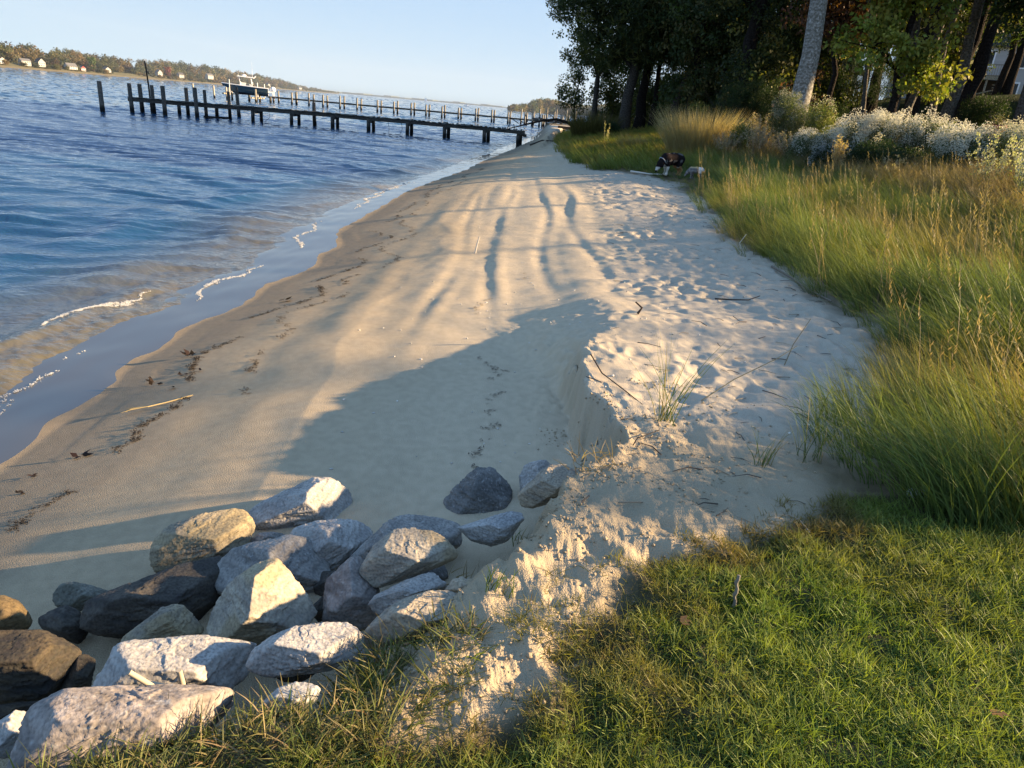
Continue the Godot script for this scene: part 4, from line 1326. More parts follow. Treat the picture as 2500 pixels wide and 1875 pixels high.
func make_boat() -> void:
	var L := 7.2
	var o := thing("center_console_boat", Vector3(-48.0, 0.0, -125.0), "dark blue open motorboat with white hard top and outboards, raised on a lift", "boat")
	o.rotation.y = deg_to_rad(17)
	o.position.y = -0.02
	var rings := []
	for k in 19:
		rings.append(hull_ring(k / 18.0))
	var names := [["bottom", 0, 1, Color(0.025, 0.02, 0.022)], ["hull", 1, 3, Color(0.045, 0.08, 0.105)]]
	for part in names:
		var g := Geo.new()
		g.tint = part[3]
		for k in 18:
			for j in range(part[1], part[2]):
				for side in [-1, 1]:
					var P := func(a: int, b: int) -> Vector3:
						var q: Vector2 = rings[a][b]
						var rake := 0.55 * (1.0 - q.y / 1.5) * maxf(0.0, 1.0 - a / 5.0)
						return Vector3(-L / 2 + L * a / 18.0 + rake, q.y, q.x * side)
					var a: Vector3 = P.call(k, j)
					var b: Vector3 = P.call(k + 1, j)
					var c: Vector3 = P.call(k + 1, j + 1)
					var d: Vector3 = P.call(k, j + 1)
					if side > 0: g.quad(a, d, c, b)
					else: g.quad(a, b, c, d)
		put(part[0], g.mesh(), M.gloss, o)
	var tr := Geo.new()
	tr.tint = Color(0.78, 0.78, 0.75)
	var e: Array = rings[18]
	tr.quad(Vector3(L / 2, e[1].y, -e[1].x), Vector3(L / 2, e[3].y, -e[3].x), Vector3(L / 2, e[3].y, e[3].x), Vector3(L / 2, e[1].y, e[1].x))
	tr.tri(Vector3(L / 2, e[0].y, 0), Vector3(L / 2, e[1].y, -e[1].x), Vector3(L / 2, e[1].y, e[1].x))
	tr.box(Vector3(0.7, 0.25, 1.9), Transform3D(Basis(), Vector3(L / 2 + 0.33, 0.72, 0)))
	put("transom", tr.mesh(), M.gloss, o)
	var rim := Geo.new()
	rim.tint = Color(0.80, 0.80, 0.77)
	for side in [-1, 1]:
		var path := []
		var rad := []
		for k in 19:
			path.append(Vector3(-L / 2 + L * k / 18.0, rings[k][3].y + 0.02, rings[k][3].x * side))
			rad.append(0.075)
		rim.tube(path, rad, 7)
	put("gunwale", rim.mesh(), M.gloss, o)
	var dk := Geo.new()
	dk.tint = Color(0.74, 0.73, 0.68)
	for k in range(1, 18):
		var a: Vector2 = rings[k][3]
		var b: Vector2 = rings[k + 1][3]
		var drop := 0.05 if k < 5 else 0.6
		var x0 := -L / 2 + L * k / 18.0
		var x1 := -L / 2 + L * (k + 1) / 18.0
		dk.quad(Vector3(x0, a.y - drop, -a.x * 0.95), Vector3(x1, b.y - drop, -b.x * 0.95), Vector3(x1, b.y - drop, b.x * 0.95), Vector3(x0, a.y - drop, a.x * 0.95))
	put("deck", dk.mesh(), M.plain, o)
	var con := Geo.new()
	con.tint = Color(0.78, 0.77, 0.72)
	con.box(Vector3(0.9, 1.05, 1.0), Transform3D(Basis(Vector3.BACK, -0.08), Vector3(-0.35, 1.35, 0)))
	con.box(Vector3(0.7, 0.55, 0.9), Transform3D(Basis(), Vector3(-1.05, 1.2, 0)))
	put("console", con.mesh(), M.gloss, o)
	var ws := Geo.new()
	ws.tint = Color(0.03, 0.035, 0.04)
	ws.box(Vector3(0.05, 0.42, 0.95), Transform3D(Basis(Vector3.BACK, -0.5), Vector3(-0.78, 1.98, 0)))
	put("windshield", ws.mesh(), M.gloss, o)
	var ls := Geo.new()
	ls.tint = Color(0.75, 0.73, 0.66)
	ls.box(Vector3(0.5, 0.85, 0.95), Transform3D(Basis(), Vector3(0.85, 1.25, 0)))
	ls.box(Vector3(0.14, 0.4, 0.95), Transform3D(Basis(), Vector3(1.15, 1.85, 0)))
	put("leaning_post", ls.mesh(), M.gloss, o)
	var top := Geo.new()
	top.tint = Color(0.82, 0.82, 0.8)
	top.box(Vector3(2.5, 0.09, 1.7), Transform3D(Basis(Vector3.BACK, -0.03), Vector3(0.1, 2.72, 0)))
	top.box(Vector3(2.3, 0.05, 1.5), Transform3D(Basis(Vector3.BACK, -0.03), Vector3(0.1, 2.79, 0)))
	put("hard_top", top.mesh(), M.gloss, o)
	for x in [-0.75, 1.05]:
		for z in [-0.6, 0.6]:
			var lg := Geo.new()
			lg.tint = Color(0.75, 0.75, 0.75)
			lg.tube([Vector3(x + (0.15 if x < 0 else -0.1), 1.0, z), Vector3(x, 2.0, z), Vector3(x - 0.12, 2.7, z)], [0.045, 0.045, 0.045], 7)
			put("top_leg", lg.mesh(), M.plain, o)
	var rd := Geo.new()
	rd.tint = Color(0.85, 0.85, 0.84)
	rd.lump(Vector3(-0.1, 2.95, 0), Vector3(0.36, 0.14, 0.36), 12, 8, 0.0, 0)
	put("radar_dome", rd.mesh(), M.gloss, o)
	for q in [[-0.9, 2.75, 0.6, -0.1, 3.4], [1.15, 2.75, -0.6, 0.0, 5.1]]:
		var an := Geo.new()
		an.tint = Color(0.7, 0.7, 0.7)
		an.tube([Vector3(q[0], q[1], q[2]), Vector3(q[0] + q[3], q[4], q[2])], [0.03, 0.014], 5)
		put("antenna", an.mesh(), M.plain, o)
	for k in 4:
		var rh := Geo.new()
		rh.tint = Color(0.8, 0.8, 0.8)
		rh.tube([Vector3(1.35, 2.62, -0.6 + 0.4 * k), Vector3(1.7, 3.0 - 0.1 * (k % 2), -0.6 + 0.4 * k)], [0.045, 0.05], 6)
		put("rod_holder", rh.mesh(), M.plain, o)
	for z in [-0.75, 0.0, 0.75]:
		var m := Geo.new()
		m.tint = Color(0.82, 0.82, 0.80)
		m.lump(Vector3(L / 2 + 0.75, 1.15, z), Vector3(0.42, 0.42, 0.27), 12, 8, 0.05, z)
		m.bar(Vector3(L / 2 + 0.70, 0.95, z), Vector3(L / 2 + 0.85, 0.15, z), 0.16, 0.3)
		var mo := put("outboard", m.mesh(), M.gloss, o)
		var lo := Geo.new()
		lo.tint = Color(0.08, 0.08, 0.08)
		lo.lump(Vector3(L / 2 + 0.92, 0.02, z), Vector3(0.3, 0.09, 0.08), 8, 6, 0.0, 0)
		lo.box(Vector3(0.16, 0.3, 0.03), Transform3D(Basis(), Vector3(L / 2 + 0.86, -0.15, z)))
		put("gearcase", lo.mesh(), M.gloss, mo)


func make_houses() -> void:
	# the house up the slope on the right, seen through the trees
	var o := thing("deck_house", Vector3(45.5, 6.2, -88.0), "white clapboard house with raised timber deck half hidden by trees, right", "house")
	o.rotation.y = deg_to_rad(-22)
	var W := Color(0.42, 0.42, 0.41)
	house_shape(o, 9.0, 7.0, 6.0, 3.4, W, Color(0.055, 0.055, 0.06), true, Vector3(3.2, 0, -2), 2, 3)
	house_shape(o, 4.2, 6.0, 5.6, 3.0, W, Color(0.055, 0.055, 0.06), false, Vector3(-3.6, 0.0, -1.2), 2, 1)
	for k in 30:  # clapboards
		var b := Geo.new()
		b.tint = W * rnd(0.93, 1.03)
		b.box(Vector3(8.9, 0.19, 0.035), Transform3D(Basis(Vector3.RIGHT, 0.1), Vector3(3.2, 0.12 + k * 0.196, 1.52)))
		put("clapboard", b.mesh(), M.matte, o)
	for k in 28:
		var b := Geo.new()
		b.tint = W * rnd(0.93, 1.03)
		b.box(Vector3(4.1, 0.19, 0.035), Transform3D(Basis(Vector3.RIGHT, 0.1), Vector3(-3.6, 0.12 + k * 0.196, 1.82)))
		put("clapboard", b.mesh(), M.matte, o)
	var bw := Geo.new()
	bw.tint = Color(0.05, 0.045, 0.04)
	bw.box(Vector3(4.6, 2.5, 0.2), Transform3D(Basis(), Vector3(3.3, 1.15, 1.75)))
	put("dark_opening", bw.mesh(), M.matte, o)
	var T1 := Color(0.34, 0.28, 0.19)
	var f := Geo.new()
	f.tint = T1
	f.box(Vector3(8.6, 0.14, 3.6), Transform3D(Basis(), Vector3(1.2, 2.55, 3.6)))
	put("deck_floor", f.mesh(), M.wood, o)
	var be := Geo.new()
	be.tint = Color(0.42, 0.37, 0.27)
	be.box(Vector3(8.7, 0.34, 0.12), Transform3D(Basis(), Vector3(1.2, 2.33, 5.45)))
	put("deck_beam", be.mesh(), M.wood, o)
	for x in [-2.6, -1.3, 0.1, 2.2, 3.2, 5.2]:
		var p := Geo.new()
		p.tint = Color(0.42, 0.37, 0.28)
		p.box(Vector3(0.18, 2.7, 0.18), Transform3D(Basis(), Vector3(x, 0.9, 5.3)))
		put("deck_post", p.mesh(), M.wood, o)
	var tr := Geo.new()
	tr.tint = Color(0.36, 0.33, 0.28)
	tr.box(Vector3(8.7, 0.09, 0.12), Transform3D(Basis(), Vector3(1.2, 3.62, 5.4)))
	put("rail", tr.mesh(), M.wood, o)
	for k in 40:
		var p := Geo.new()
		p.tint = Color(0.40, 0.37, 0.32)
		p.box(Vector3(0.05, 0.95, 0.05), Transform3D(Basis(), Vector3(-3.0 + k * 0.215, 3.1, 5.4)))
		put("baluster", p.mesh(), M.wood, o)
	for k in 6:
		var st := Geo.new()
		st.tint = T1
		st.box(Vector3(1.2, 0.07, 0.3), Transform3D(Basis(), Vector3(4.4, 0.2 + k * 0.3, 6.6 - k * 0.26)))
		put("stair_tread", st.mesh(), M.wood, o)
	var sb := Geo.new()
	sb.tint = Color(0.4, 0.34, 0.24)
	sb.bar(Vector3(1.9, 0.5, 5.5), Vector3(4.6, 1.4, 5.5), 0.1, 0.12)
	put("stair_rail", sb.mesh(), M.wood, o)
	# another pale house glimpsed deep in the wood
	var q := thing("hidden_house", Vector3(24.0, 2.6, -74.0), "pale house barely glimpsed through the dark wood behind the sycamore", "house")
	house_shape(q, 9.0, 7.0, 4.5, 3.0, Color(0.6, 0.6, 0.58), Color(0.1, 0.1, 0.1), true, Vector3.ZERO, 1, 3)
# ------------------------------------------------------------------ trees
func clump(kind: String, sd: int) -> ArrayMesh:
	var key := kind + str(sd)
	if T.has(key): return T[key]
	rng.seed = 1000 + sd
	var g := Geo.new()
	match kind:
		"broad":
			for k in 44:
				var p := rdir() * 0.5 * pow(rnd(0, 1), 0.45)
				p.y *= 0.75
				var s := rnd(0.7, 1.25)
				g.leaf(p, (rdir() + Vector3(0, -0.5, 0)).normalized(), (rdir() + Vector3.UP * 0.8).normalized(), 0.17, 0.10, Color(s, s * rnd(0.93, 1.07), s))
		"cedar":
			for k in 16:
				var d := (rdir() + Vector3(0, 0.25, 0)).normalized()
				var p := rdir() * 0.16
				for q in 6:
					var s := rnd(0.7, 1.25)
					var e := (d + rdir() * 0.55).normalized()
					g.leaf(p + d * (0.1 + 0.07 * q), e, rdir(), 0.20, 0.055, Color(s, s, s * 0.95))
		"small":  # fine leaves of shrubs
			for k in 64:
				var p := rdir() * 0.2 * pow(rnd(0, 1), 0.4)
				var s := rnd(0.7, 1.25)
				g.leaf(p, (rdir() + Vector3(0, 0.7, 0)).normalized(), rdir(), 0.055, 0.022, Color(s, s, s))
		"bloom":
			for k in 46:
				var p := rdir() * 0.12 * pow(rnd(0, 1), 0.4)
				p.y = p.y * 1.3 + 0.03
				var s := rnd(0.8, 1.1)
				for q in 3:
					g.leaf(p, (rdir() + Vector3(0, 0.8, 0)).normalized(), rdir(), 0.022, 0.014, Color(s, s, s * 0.97))
	var m := g.mesh()
	T[key] = m
	return m


func bend(p: Vector3, q: Vector3, n: int, wob: float) -> Array:
	var out := []
	for k in n + 1:
		var t := float(k) / n
		out.append(p.lerp(q, t) + Vector3(rnd(-wob, wob), 0, rnd(-wob, wob)) * sin(t * PI))
	return out


func tree(called: String, label: String, at: Vector3, top: Vector3, r0: float, r1: float, crowns: Array, kind: String, cols: Array, sd: int, bark := Color(0.10, 0.085, 0.07), bark_mat := "bark", group := "trees at the edge of the beach") -> Node3D:
	# crowns: [centre offset, radii, how many clumps]
	rng.seed = sd
	at.y = ground(at.x, at.z, false)
	var o := thing(called, at, label, "tree", group)
	var g := Geo.new()
	g.tint = bark
	var path := bend(Vector3(0, -0.3, 0), top, 9, 0.16 if r0 < 0.25 else 0.22)
	var rad := []
	for k in path.size():
		var t := k / 9.0
		rad.append(lerpf(r0, r1, t) * (1.0 + 0.55 * pow(1.0 - t, 9.0)))
	g.tube(path, rad, 14, true, 0.045, sd)
	put("trunk", g.mesh(), M[bark_mat], o)
	var where := []
	var tints := []
	for c in crowns:
		var ctr: Vector3 = c[0]
		var rr: Vector3 = c[1]
		var join := clampf((ctr.y - rr.y * 0.5) / maxf(top.y, 0.1), 0.25, 0.97)
		var from: Vector3 = path[int(join * 9)]
		var b := Geo.new()
		b.tint = bark * 0.8
		b.tube(bend(from, ctr, 4, 0.25), [r1 * 0.9 + 0.03, r1 * 0.7 + 0.02, r1 * 0.55 + 0.015, r1 * 0.4 + 0.01, 0.02], 7)
		for k in 5:
			var e := ctr + rdir() * rr * 0.9
			b.tube(bend(ctr.lerp(from, rnd(0, 0.5)), e, 3, 0.2), [0.035, 0.025, 0.016, 0.006], 5)
		put("branch", b.mesh(), M[bark_mat], o)
		for k in int(c[2]):
			var d := rdir()
			var p := ctr + d * rr * pow(rnd(0.02, 1), 0.42)
			p += Vector3(n_soft.get_noise_3dv(p + at), n_soft.get_noise_3dv(p * 1.3 - at), n_soft.get_noise_3dv(p * 1.1)) * 0.7
			if n_soft.get_noise_3dv((p + at) * 0.45) < -0.38: continue  # gaps
			where.append(turned(rnd(0, TAU), rnd(0.7, 1.35), p, rnd(0, 0.9), rnd(0, TAU)))
			tints.append(cols[rng.randi() % cols.size()] * rnd(0.75, 1.2))
	scatter("crown", clump(kind, sd % 3), M.leaf, where, tints, o)
	return o


func make_trees() -> void:
	var V := func(a: float, b: float, c: float) -> Vector3: return Vector3(a, b, c)
	var ced := [Color(0.06, 0.085, 0.032), Color(0.095, 0.11, 0.04), Color(0.05, 0.065, 0.028), Color(0.17, 0.165, 0.055)]
	var oak := [Color(0.075, 0.10, 0.034), Color(0.10, 0.115, 0.04), Color(0.16, 0.135, 0.05), Color(0.06, 0.085, 0.034)]
	var yel := [Color(0.30, 0.32, 0.06), Color(0.22, 0.27, 0.055), Color(0.36, 0.34, 0.08), Color(0.17, 0.22, 0.05)]
	var red := [Color(0.10, 0.045, 0.028), Color(0.13, 0.06, 0.03), Color(0.075, 0.04, 0.025)]
	var brk := Color(0.12, 0.105, 0.09)
	var dark := Color(0.045, 0.038, 0.032)
	# the cedars over the end of the beach
	tree("cedar_tree", "big dark cedar with thick trunk nearest the beach, spreading left over the sand", Vector3(5.9, 0, -50.5), Vector3(0.3, 12, 0), 0.36, 0.14, [[Vector3(-2.6, 8.6, -1), Vector3(2.6, 3.2, 2.4), 330], [Vector3(0.4, 7.0, 0.5), Vector3(2.8, 2.6, 2.4), 330], [Vector3(0.2, 11, 0), Vector3(3.4, 3.2, 3), 330], [Vector3(-1.4, 5.2, 0), Vector3(1.6, 1.2, 1.6), 110]], "cedar", ced, 101, brk)
	tree("cedar_tree", "dark cedar trunk second from the beach, with black shaded bark", Vector3(7.0, 0, -51.5), Vector3(0.2, 11, 0), 0.33, 0.15, [[Vector3(0.6, 6.6, 0), Vector3(2.6, 2.7, 2.2), 320], [Vector3(1.2, 10, 0), Vector3(3, 3, 3), 300]], "cedar", ced, 102, dark)
	tree("cedar_tree", "thin dark cedar trunk close beside the second cedar", Vector3(7.9, 0, -52.0), Vector3(0.2, 10, 0), 0.17, 0.09, [[Vector3(0.8, 7.4, 0), Vector3(2.4, 2.7, 2.2), 260]], "cedar", ced, 103, dark)
	tree("leaning_tree", "tree with grey trunk leaning right beside the cedars", Vector3(8.7, 0, -51.0), Vector3(2.6, 9, 0), 0.27, 0.12, [[Vector3(2.4, 6.8, 0), Vector3(2.4, 2.2, 2.2), 220], [Vector3(3.0, 9.8, 0), Vector3(3, 2.6, 3), 260]], "cedar", oak, 104, brk)
	tree("overhanging_tree", "tree whose leafy boughs hang out farthest left against the sky", Vector3(4.6, 0, -58.0), Vector3(-0.6, 10, 0), 0.22, 0.1, [[Vector3(-2.7, 9.6, 0), Vector3(2.0, 2.2, 2.0), 130], [Vector3(-1.6, 12.2, 0), Vector3(2.6, 2.0, 2.2), 170], [Vector3(-1.6, 6.2, 0), Vector3(1.5, 1.7, 1.5), 90], [Vector3(0.4, 5.0, 0), Vector3(1.7, 1.1, 1.6), 90]], "broad", oak, 105, brk)
	tree("slender_sapling", "slender sapling with sparse leaves standing alone before the marina", Vector3(3.2, 0, -64.0), Vector3(0.15, 6.2, 0), 0.07, 0.03, [[Vector3(-0.5, 2.9, 0), Vector3(1.05, 0.7, 0.9), 34], [Vector3(-0.3, 4.4, 0), Vector3(1.2, 1.0, 1.0), 26], [Vector3(-0.2, 5.6, 0), Vector3(0.8, 0.8, 0.8), 13]], "broad", ced, 106, dark)
	for e in [[8.6, -60.0, 107, "small olive tree between the cedar trunks and the tussock", 3.6, 1.9], [11.0, -61.0, 108, "yellowish green bushy tree seen under the cedar boughs", 3.4, 2.2], [6.4, -66.0, 109, "small tree with pale lit stem left of the cedar trunks", 4.2, 1.6], [14.0, -58.0, 110, "bushy olive tree behind the golden tussock", 3.0, 2.4]]:
		tree("understory_tree", e[3], Vector3(e[0], 0, e[1]), Vector3(0.2, e[4], 0), 0.13, 0.05, [[Vector3(0, e[4] * 0.75, 0), Vector3(e[5], e[4] * 0.45, e[5]), 120], [Vector3(0.4, e[4] * 0.35, 0), Vector3(e[5] * 0.9, 1.0, e[5]), 70]], "broad", [Color(0.10, 0.10, 0.03), Color(0.13, 0.12, 0.035), Color(0.07, 0.08, 0.025)], e[2], Color(0.2, 0.17, 0.12))
	# the sycamore with mottled bark
	tree("sycamore_tree", "tall sycamore with mottled grey and white trunk standing behind the shrubs", Vector3(8.9, 0, -26.6), Vector3(0.35, 15, -0.2), 0.30, 0.18, [[Vector3(0.5, 13.5, 0), Vector3(3.6, 3.0, 3.4), 260], [Vector3(-2.2, 11.8, 0.4), Vector3(2, 1.5, 2), 90]], "broad", oak, 111, Color(0.42, 0.415, 0.40), "plane_bark")
	tree("red_leaved_tree", "tree with dull red brown leaves just right of the sycamore trunk", Vector3(11.4, 0, -30.5), Vector3(-0.2, 8, 0), 0.12, 0.06, [[Vector3(-0.6, 5.0, 0), Vector3(1.5, 1.5, 1.3), 80], [Vector3(-0.4, 7.2, 0), Vector3(2.0, 1.6, 1.6), 100], [Vector3(-0.9, 1.2, 0.4), Vector3(0.9, 0.8, 0.8), 44]], "broad", red, 112, dark)
	tree("ivy_clad_tree", "dark forked tree wrapped in ivy left of the sycamore", Vector3(10.4, 0, -38.5), Vector3(-0.3, 10, 0), 0.42, 0.2, [[Vector3(0, 3.4, 0), Vector3(1.3, 2.6, 1.2), 170], [Vector3(-2.6, 7.6, 0), Vector3(2.2, 2.0, 2.0), 170], [Vector3(2.6, 8.2, 0), Vector3(2.6, 2.4, 2.2), 190], [Vector3(-0.2, 10.5, 0), Vector3(3, 2.5, 3), 190]], "broad", ced, 113, dark)
	tree("yellow_green_tree", "sunlit yellow green tree with bright leaves in front of the dark wood", Vector3(13.1, 0, -28.4), Vector3(-0.5, 8, 0), 0.15, 0.07, [[Vector3(-0.4, 5.6, 0.3), Vector3(2.1, 1.5, 1.6), 190], [Vector3(-1.6, 3.3, 0.3), Vector3(1.15, 0.75, 1.0), 66], [Vector3(0.6, 2.6, 0.4), Vector3(0.85, 1.0, 0.8), 48], [Vector3(-0.3, 8.2, 0), Vector3(2.6, 1.8, 2.2), 170]], "broad", yel, 114, dark)
	for e in [[17.0, -50.0, 160], [20.5, -56.0, 161], [23.5, -47.0, 162], [27.0, -53.0, 163], [15.0, -61.0, 164], [31.0, -62.0, 165], [11.5, -58.0, 166]]:
		tree("woodland_tree", "low dense woodland tree filling the shade behind the lawn", Vector3(e[0], 0, e[1]), Vector3(0.3, 5, 0), 0.12, 0.05, [[Vector3(0, 1.7, 0), Vector3(2.6, 1.6, 2.2), 150], [Vector3(0.3, 4.2, 0), Vector3(2.4, 1.8, 2.2), 150]], "broad", oak, e[2], dark, "bark", "dark low wood behind the lawn")
	# bare stems in front of the wood
	for e in [[15.3, -35.5, -1.5, 0.09, 115, "thin pale straight trunk standing between sycamore and yellow green tree"], [14.3, -31.2, 0.1, 0.17, 116, "grey trunk under the yellow green tree, left of a forked pair"], [14.75, -31.1, 0.8, 0.13, 117, "grey trunk leaning right from the same spot under the yellow green tree"], [16.6, -34.5, 0.2, 0.28, 118, "thick dark trunk right of the forked pair"], [16.4, -32.1, -0.2, 0.12, 119, "slim grey trunk left of the tall pale curved one"], [15.9, -30.0, 0.1, 0.21, 120, "tall pale grey trunk curving up toward the house"], [19.0, -35.2, 1.1, 0.27, 121, "dark trunk leaning right in front of the house deck"], [14.3, -22.8, 0.0, 0.23, 122, "furrowed trunk at the right edge, nearest of the lawn trees"]]:
		var pale: bool = e[4] in [115, 116, 117, 119, 120]
		tree("lawn_tree", e[5], Vector3(e[0], 0, e[1]), Vector3(e[2] * 1.6, 11, 0), e[3], e[3] * 0.55, [[Vector3(e[2] * 1.6, 10.5, 0), Vector3(2.8, 2.4, 2.6), 170]], "broad", oak, e[4], Color(0.19, 0.175, 0.155) if pale else (Color(0.12, 0.10, 0.085) if e[4] == 122 else dark), "bark", "trunks on the lawn")
	tree("drooping_tree", "feathery dark green boughs hanging at the top right corner", Vector3(18.5, 0, -27.5), Vector3(0, 9, 0), 0.2, 0.1, [[Vector3(-1.2, 4.6, 0), Vector3(2.4, 1.2, 1.6), 190], [Vector3(0, 8, 0), Vector3(2.8, 2.2, 2.4), 220]], "cedar", [Color(0.04, 0.07, 0.035), Color(0.05, 0.08, 0.03)], 123, dark)
	# the dark wood behind
	var n := 0
	for e in [[12.5, -44], [15.5, -47], [18.5, -43], [9.5, -47], [13.0, -55], [21.5, -50], [17.5, -58], [22.5, -41], [12.5, -66], [23.5, -62], [29.5, -58], [34.0, -47], [19.0, -72], [9.0, -72], [30.0, -72], [26.0, -36], [38.0, -58], [20.5, -38.5], [23.0, -35.0], [11.0, -50.0], [31.0, -52.0], [35.0, -66.0], [41.0, -70.0], [27.5, -66.0]]:
		var low := [[Vector3(0.5, 2.2, 0), Vector3(2.6, 2.0, 2.2), 170]] if n in [0, 1, 3, 4, 6, 8, 12, 13] else []
		tree("woodland_tree", "dark woodland tree standing in the shade behind the lawn", Vector3(e[0], 0, e[1]), Vector3(rnd(-0.6, 0.6), 11, 0), rnd(0.2, 0.34), 0.12, low + [[Vector3(0, 6.4, 0), Vector3(3.0, 2.6, 2.8), 210], [Vector3(0.4, 10.4, 0), Vector3(3.6, 3.0, 3.2), 240]], "broad", oak if n % 2 else ced, 130 + n, dark, "bark", "dark wood behind the lawn")
		n += 1
	# trees of the same garden that stand outside the picture on the right; the low sun comes through them
	for e in [[24.0, -17.3, 0.11, 156, "slim garden tree right of the picture, its trunk shadow crossing the sand"], [27.0, -26.3, 0.13, 157, "second slim garden tree right of the picture"], [26.5, -12.9, 0.07, 158, "thin garden tree right of the picture"]]:
		tree("garden_tree", e[4], Vector3(e[0], 0, e[1]), Vector3(0.1, 12.5, 0), e[2], e[2] * 0.7, [[Vector3(0, 13.5, 0), Vector3(2.2, 1.6, 2.0), 90]], "broad", oak, e[3], dark, "bark", "garden trees outside the picture")
	for e in [[31.5, -5.6, 9.0, 150, "garden tree right of the picture, shading the edge of the near lawn"], [50.0, -9.8, 15.5, 151, "taller garden tree right of the picture, shading the near sand"], [42.0, -36.0, 11.0, 154, "wood edge tree right of the house"], [36.0, -31.5, 10.0, 155, "wood edge tree right of the lawn"]]:
		tree("garden_tree", e[4], Vector3(e[0], 0, e[1]), Vector3(0, e[2], 0), 0.24, 0.1, [[Vector3(0, e[2] * 0.8, 0), Vector3(1.6, 2.0, 0.9), 70], [Vector3(0.3, e[2] * 1.12, 0.1), Vector3(1.8, 1.6, 1.2), 60]], "broad", oak, e[3], dark, "bark", "garden trees outside the picture")


# ------------------------------------------------------------------ shrubs, tussocks and weeds
func shrub(called: String, label: String, x: float, z: float, w: float, h: float, cols: Array, n: int, blooms: int, bloom_col: Color, sd: int, category := "shrub", group := "shrubs behind the marsh grass") -> void:
	rng.seed = sd
	if sd > 202 and sd < 212: h *= 0.78
	var y := ground(x, z, false)
	var o := thing(called, Vector3(x, y, z), label, category, group)
	var st := Geo.new()
	st.tint = Color(0.09, 0.075, 0.055)
	for k in 12:
		var e := Vector3(rnd(-0.8, 0.8) * w, h * rnd(0.5, 0.9), rnd(-0.7, 0.7) * w)
		st.tube(bend(Vector3(rnd(-0.1, 0.1), -0.1, rnd(-0.1, 0.1)), e, 3, 0.06), [0.018, 0.014, 0.01, 0.004], 5)
	put("stems", st.mesh(), M.bark, o)
	var where := []
	var tints := []
	var lobes := []
	for k in 7:
		lobes.append([Vector3(rnd(-0.6, 0.6) * w, h * rnd(0.45, 0.72), rnd(-0.6, 0.6) * w), rnd(0.35, 0.5)])
	for k in n:
		var l: Array = lobes[k % 7]
		var d := rdir()
		var p: Vector3 = l[0] + Vector3(d.x * w, d.y * h * 0.85, d.z * w) * l[1] * pow(rnd(0.05, 1), 0.4)
		p.y = maxf(p.y, 0.08)
		where.append(turned(rnd(0, TAU), rnd(0.7, 1.25), p, rnd(0, 0.5), rnd(0, TAU)))
		tints.append(cols[rng.randi() % cols.size()] * rnd(0.8, 1.2))
	scatter("foliage", clump("small", sd % 2), M.leaf, where, tints, o)
	if blooms:
		where = []
		tints = []
		for k in blooms:
			var l: Array = lobes[k % 7]
			var d := rdir()
			d.y = absf(d.y) * 1.1 - 0.05
			var p: Vector3 = l[0] + Vector3(d.x * w, d.y * h * 0.95, d.z * w) * l[1] * rnd(0.82, 1.14)
			if n_soft.get_noise_3dv(p * 3.2 + Vector3(x, 0, z)) < 0.04: continue
			where.append(turned(rnd(0, TAU), rnd(0.7, 1.3), p, rnd(0, 0.5), rnd(0, TAU)))
			tints.append(bloom_col * rnd(0.85, 1.1))
		scatter("blossom", clump("bloom", sd % 2), M.fluff, where, tints, o)


func tussock(called: String, label: String, x: float, z: float, w: float, h: float, n: int, c0: Color, c1: Color, sd: int, width := 0.010) -> void:
	rng.seed = sd
	var o := thing(called, Vector3(x, ground(x, z, false), z), label, "grass tussock", "")
	var g := Geo.new()
	for k in n:
		var a := rnd(0, TAU)
		var r := sqrt(rnd(0, 1)) * w * 0.42
		var out := Vector3(cos(a), 0, sin(a))
		var up := (Vector3.UP + out * (0.12 + 0.55 * r / w) + rdir() * 0.16).normalized()
		var cc := c0.lerp(c1, rnd(0, 1))
		g.blade(out * r, up, up.cross(rdir()).normalized(), h * rnd(0.65, 1.12), width * rnd(0.7, 1.3), rnd(0.1, 0.9), 4, cc * 0.75, cc * 1.1)
	put("blades", g.mesh(), M.grass, o)


func weed(called: String, label: String, x: float, z: float, h: float, stems: int, spread: float, stem: Color, leafc: Color, plume: Color, sd: int, y_at := INF) -> void:
	rng.seed = sd
	var o := thing(called, Vector3(x, ground(x, z) if y_at == INF else y_at, z), label, "plant", "")
	var st := Geo.new()
	var lf := Geo.new()
	for k in stems:
		st.tint = stem * rnd(0.8, 1.2)
		var top := Vector3(rnd(-1, 1) * spread, h * rnd(0.7, 1.1), rnd(-1, 1) * spread)
		var path := bend(Vector3(rnd(-0.2, 0.2) * spread, -0.02, rnd(-0.2, 0.2) * spread), top, 5, 0.04)
		st.tube(path, [0.006, 0.005, 0.0045, 0.004, 0.003, 0.002], 4)
		for q in int(26 * h):
			var t := rnd(0.15, 1.0)
			var p: Vector3 = path[0].lerp(top, t) + rdir() * 0.02
			var d := (rdir() + Vector3.UP * 0.5).normalized()
			var s := rnd(0.75, 1.2)
			if t > 0.62:
				for w in 3:
					lf.leaf(p + rdir() * 0.03, (rdir() + Vector3.UP).normalized(), rdir(), 0.045, 0.022, plume * s)
			else:
				lf.leaf(p, d, rdir(), 0.09, 0.016, leafc * s)
	put("stems", st.mesh(), M.matte, o)
	put("leaves", lf.mesh(), M.leaf, o)


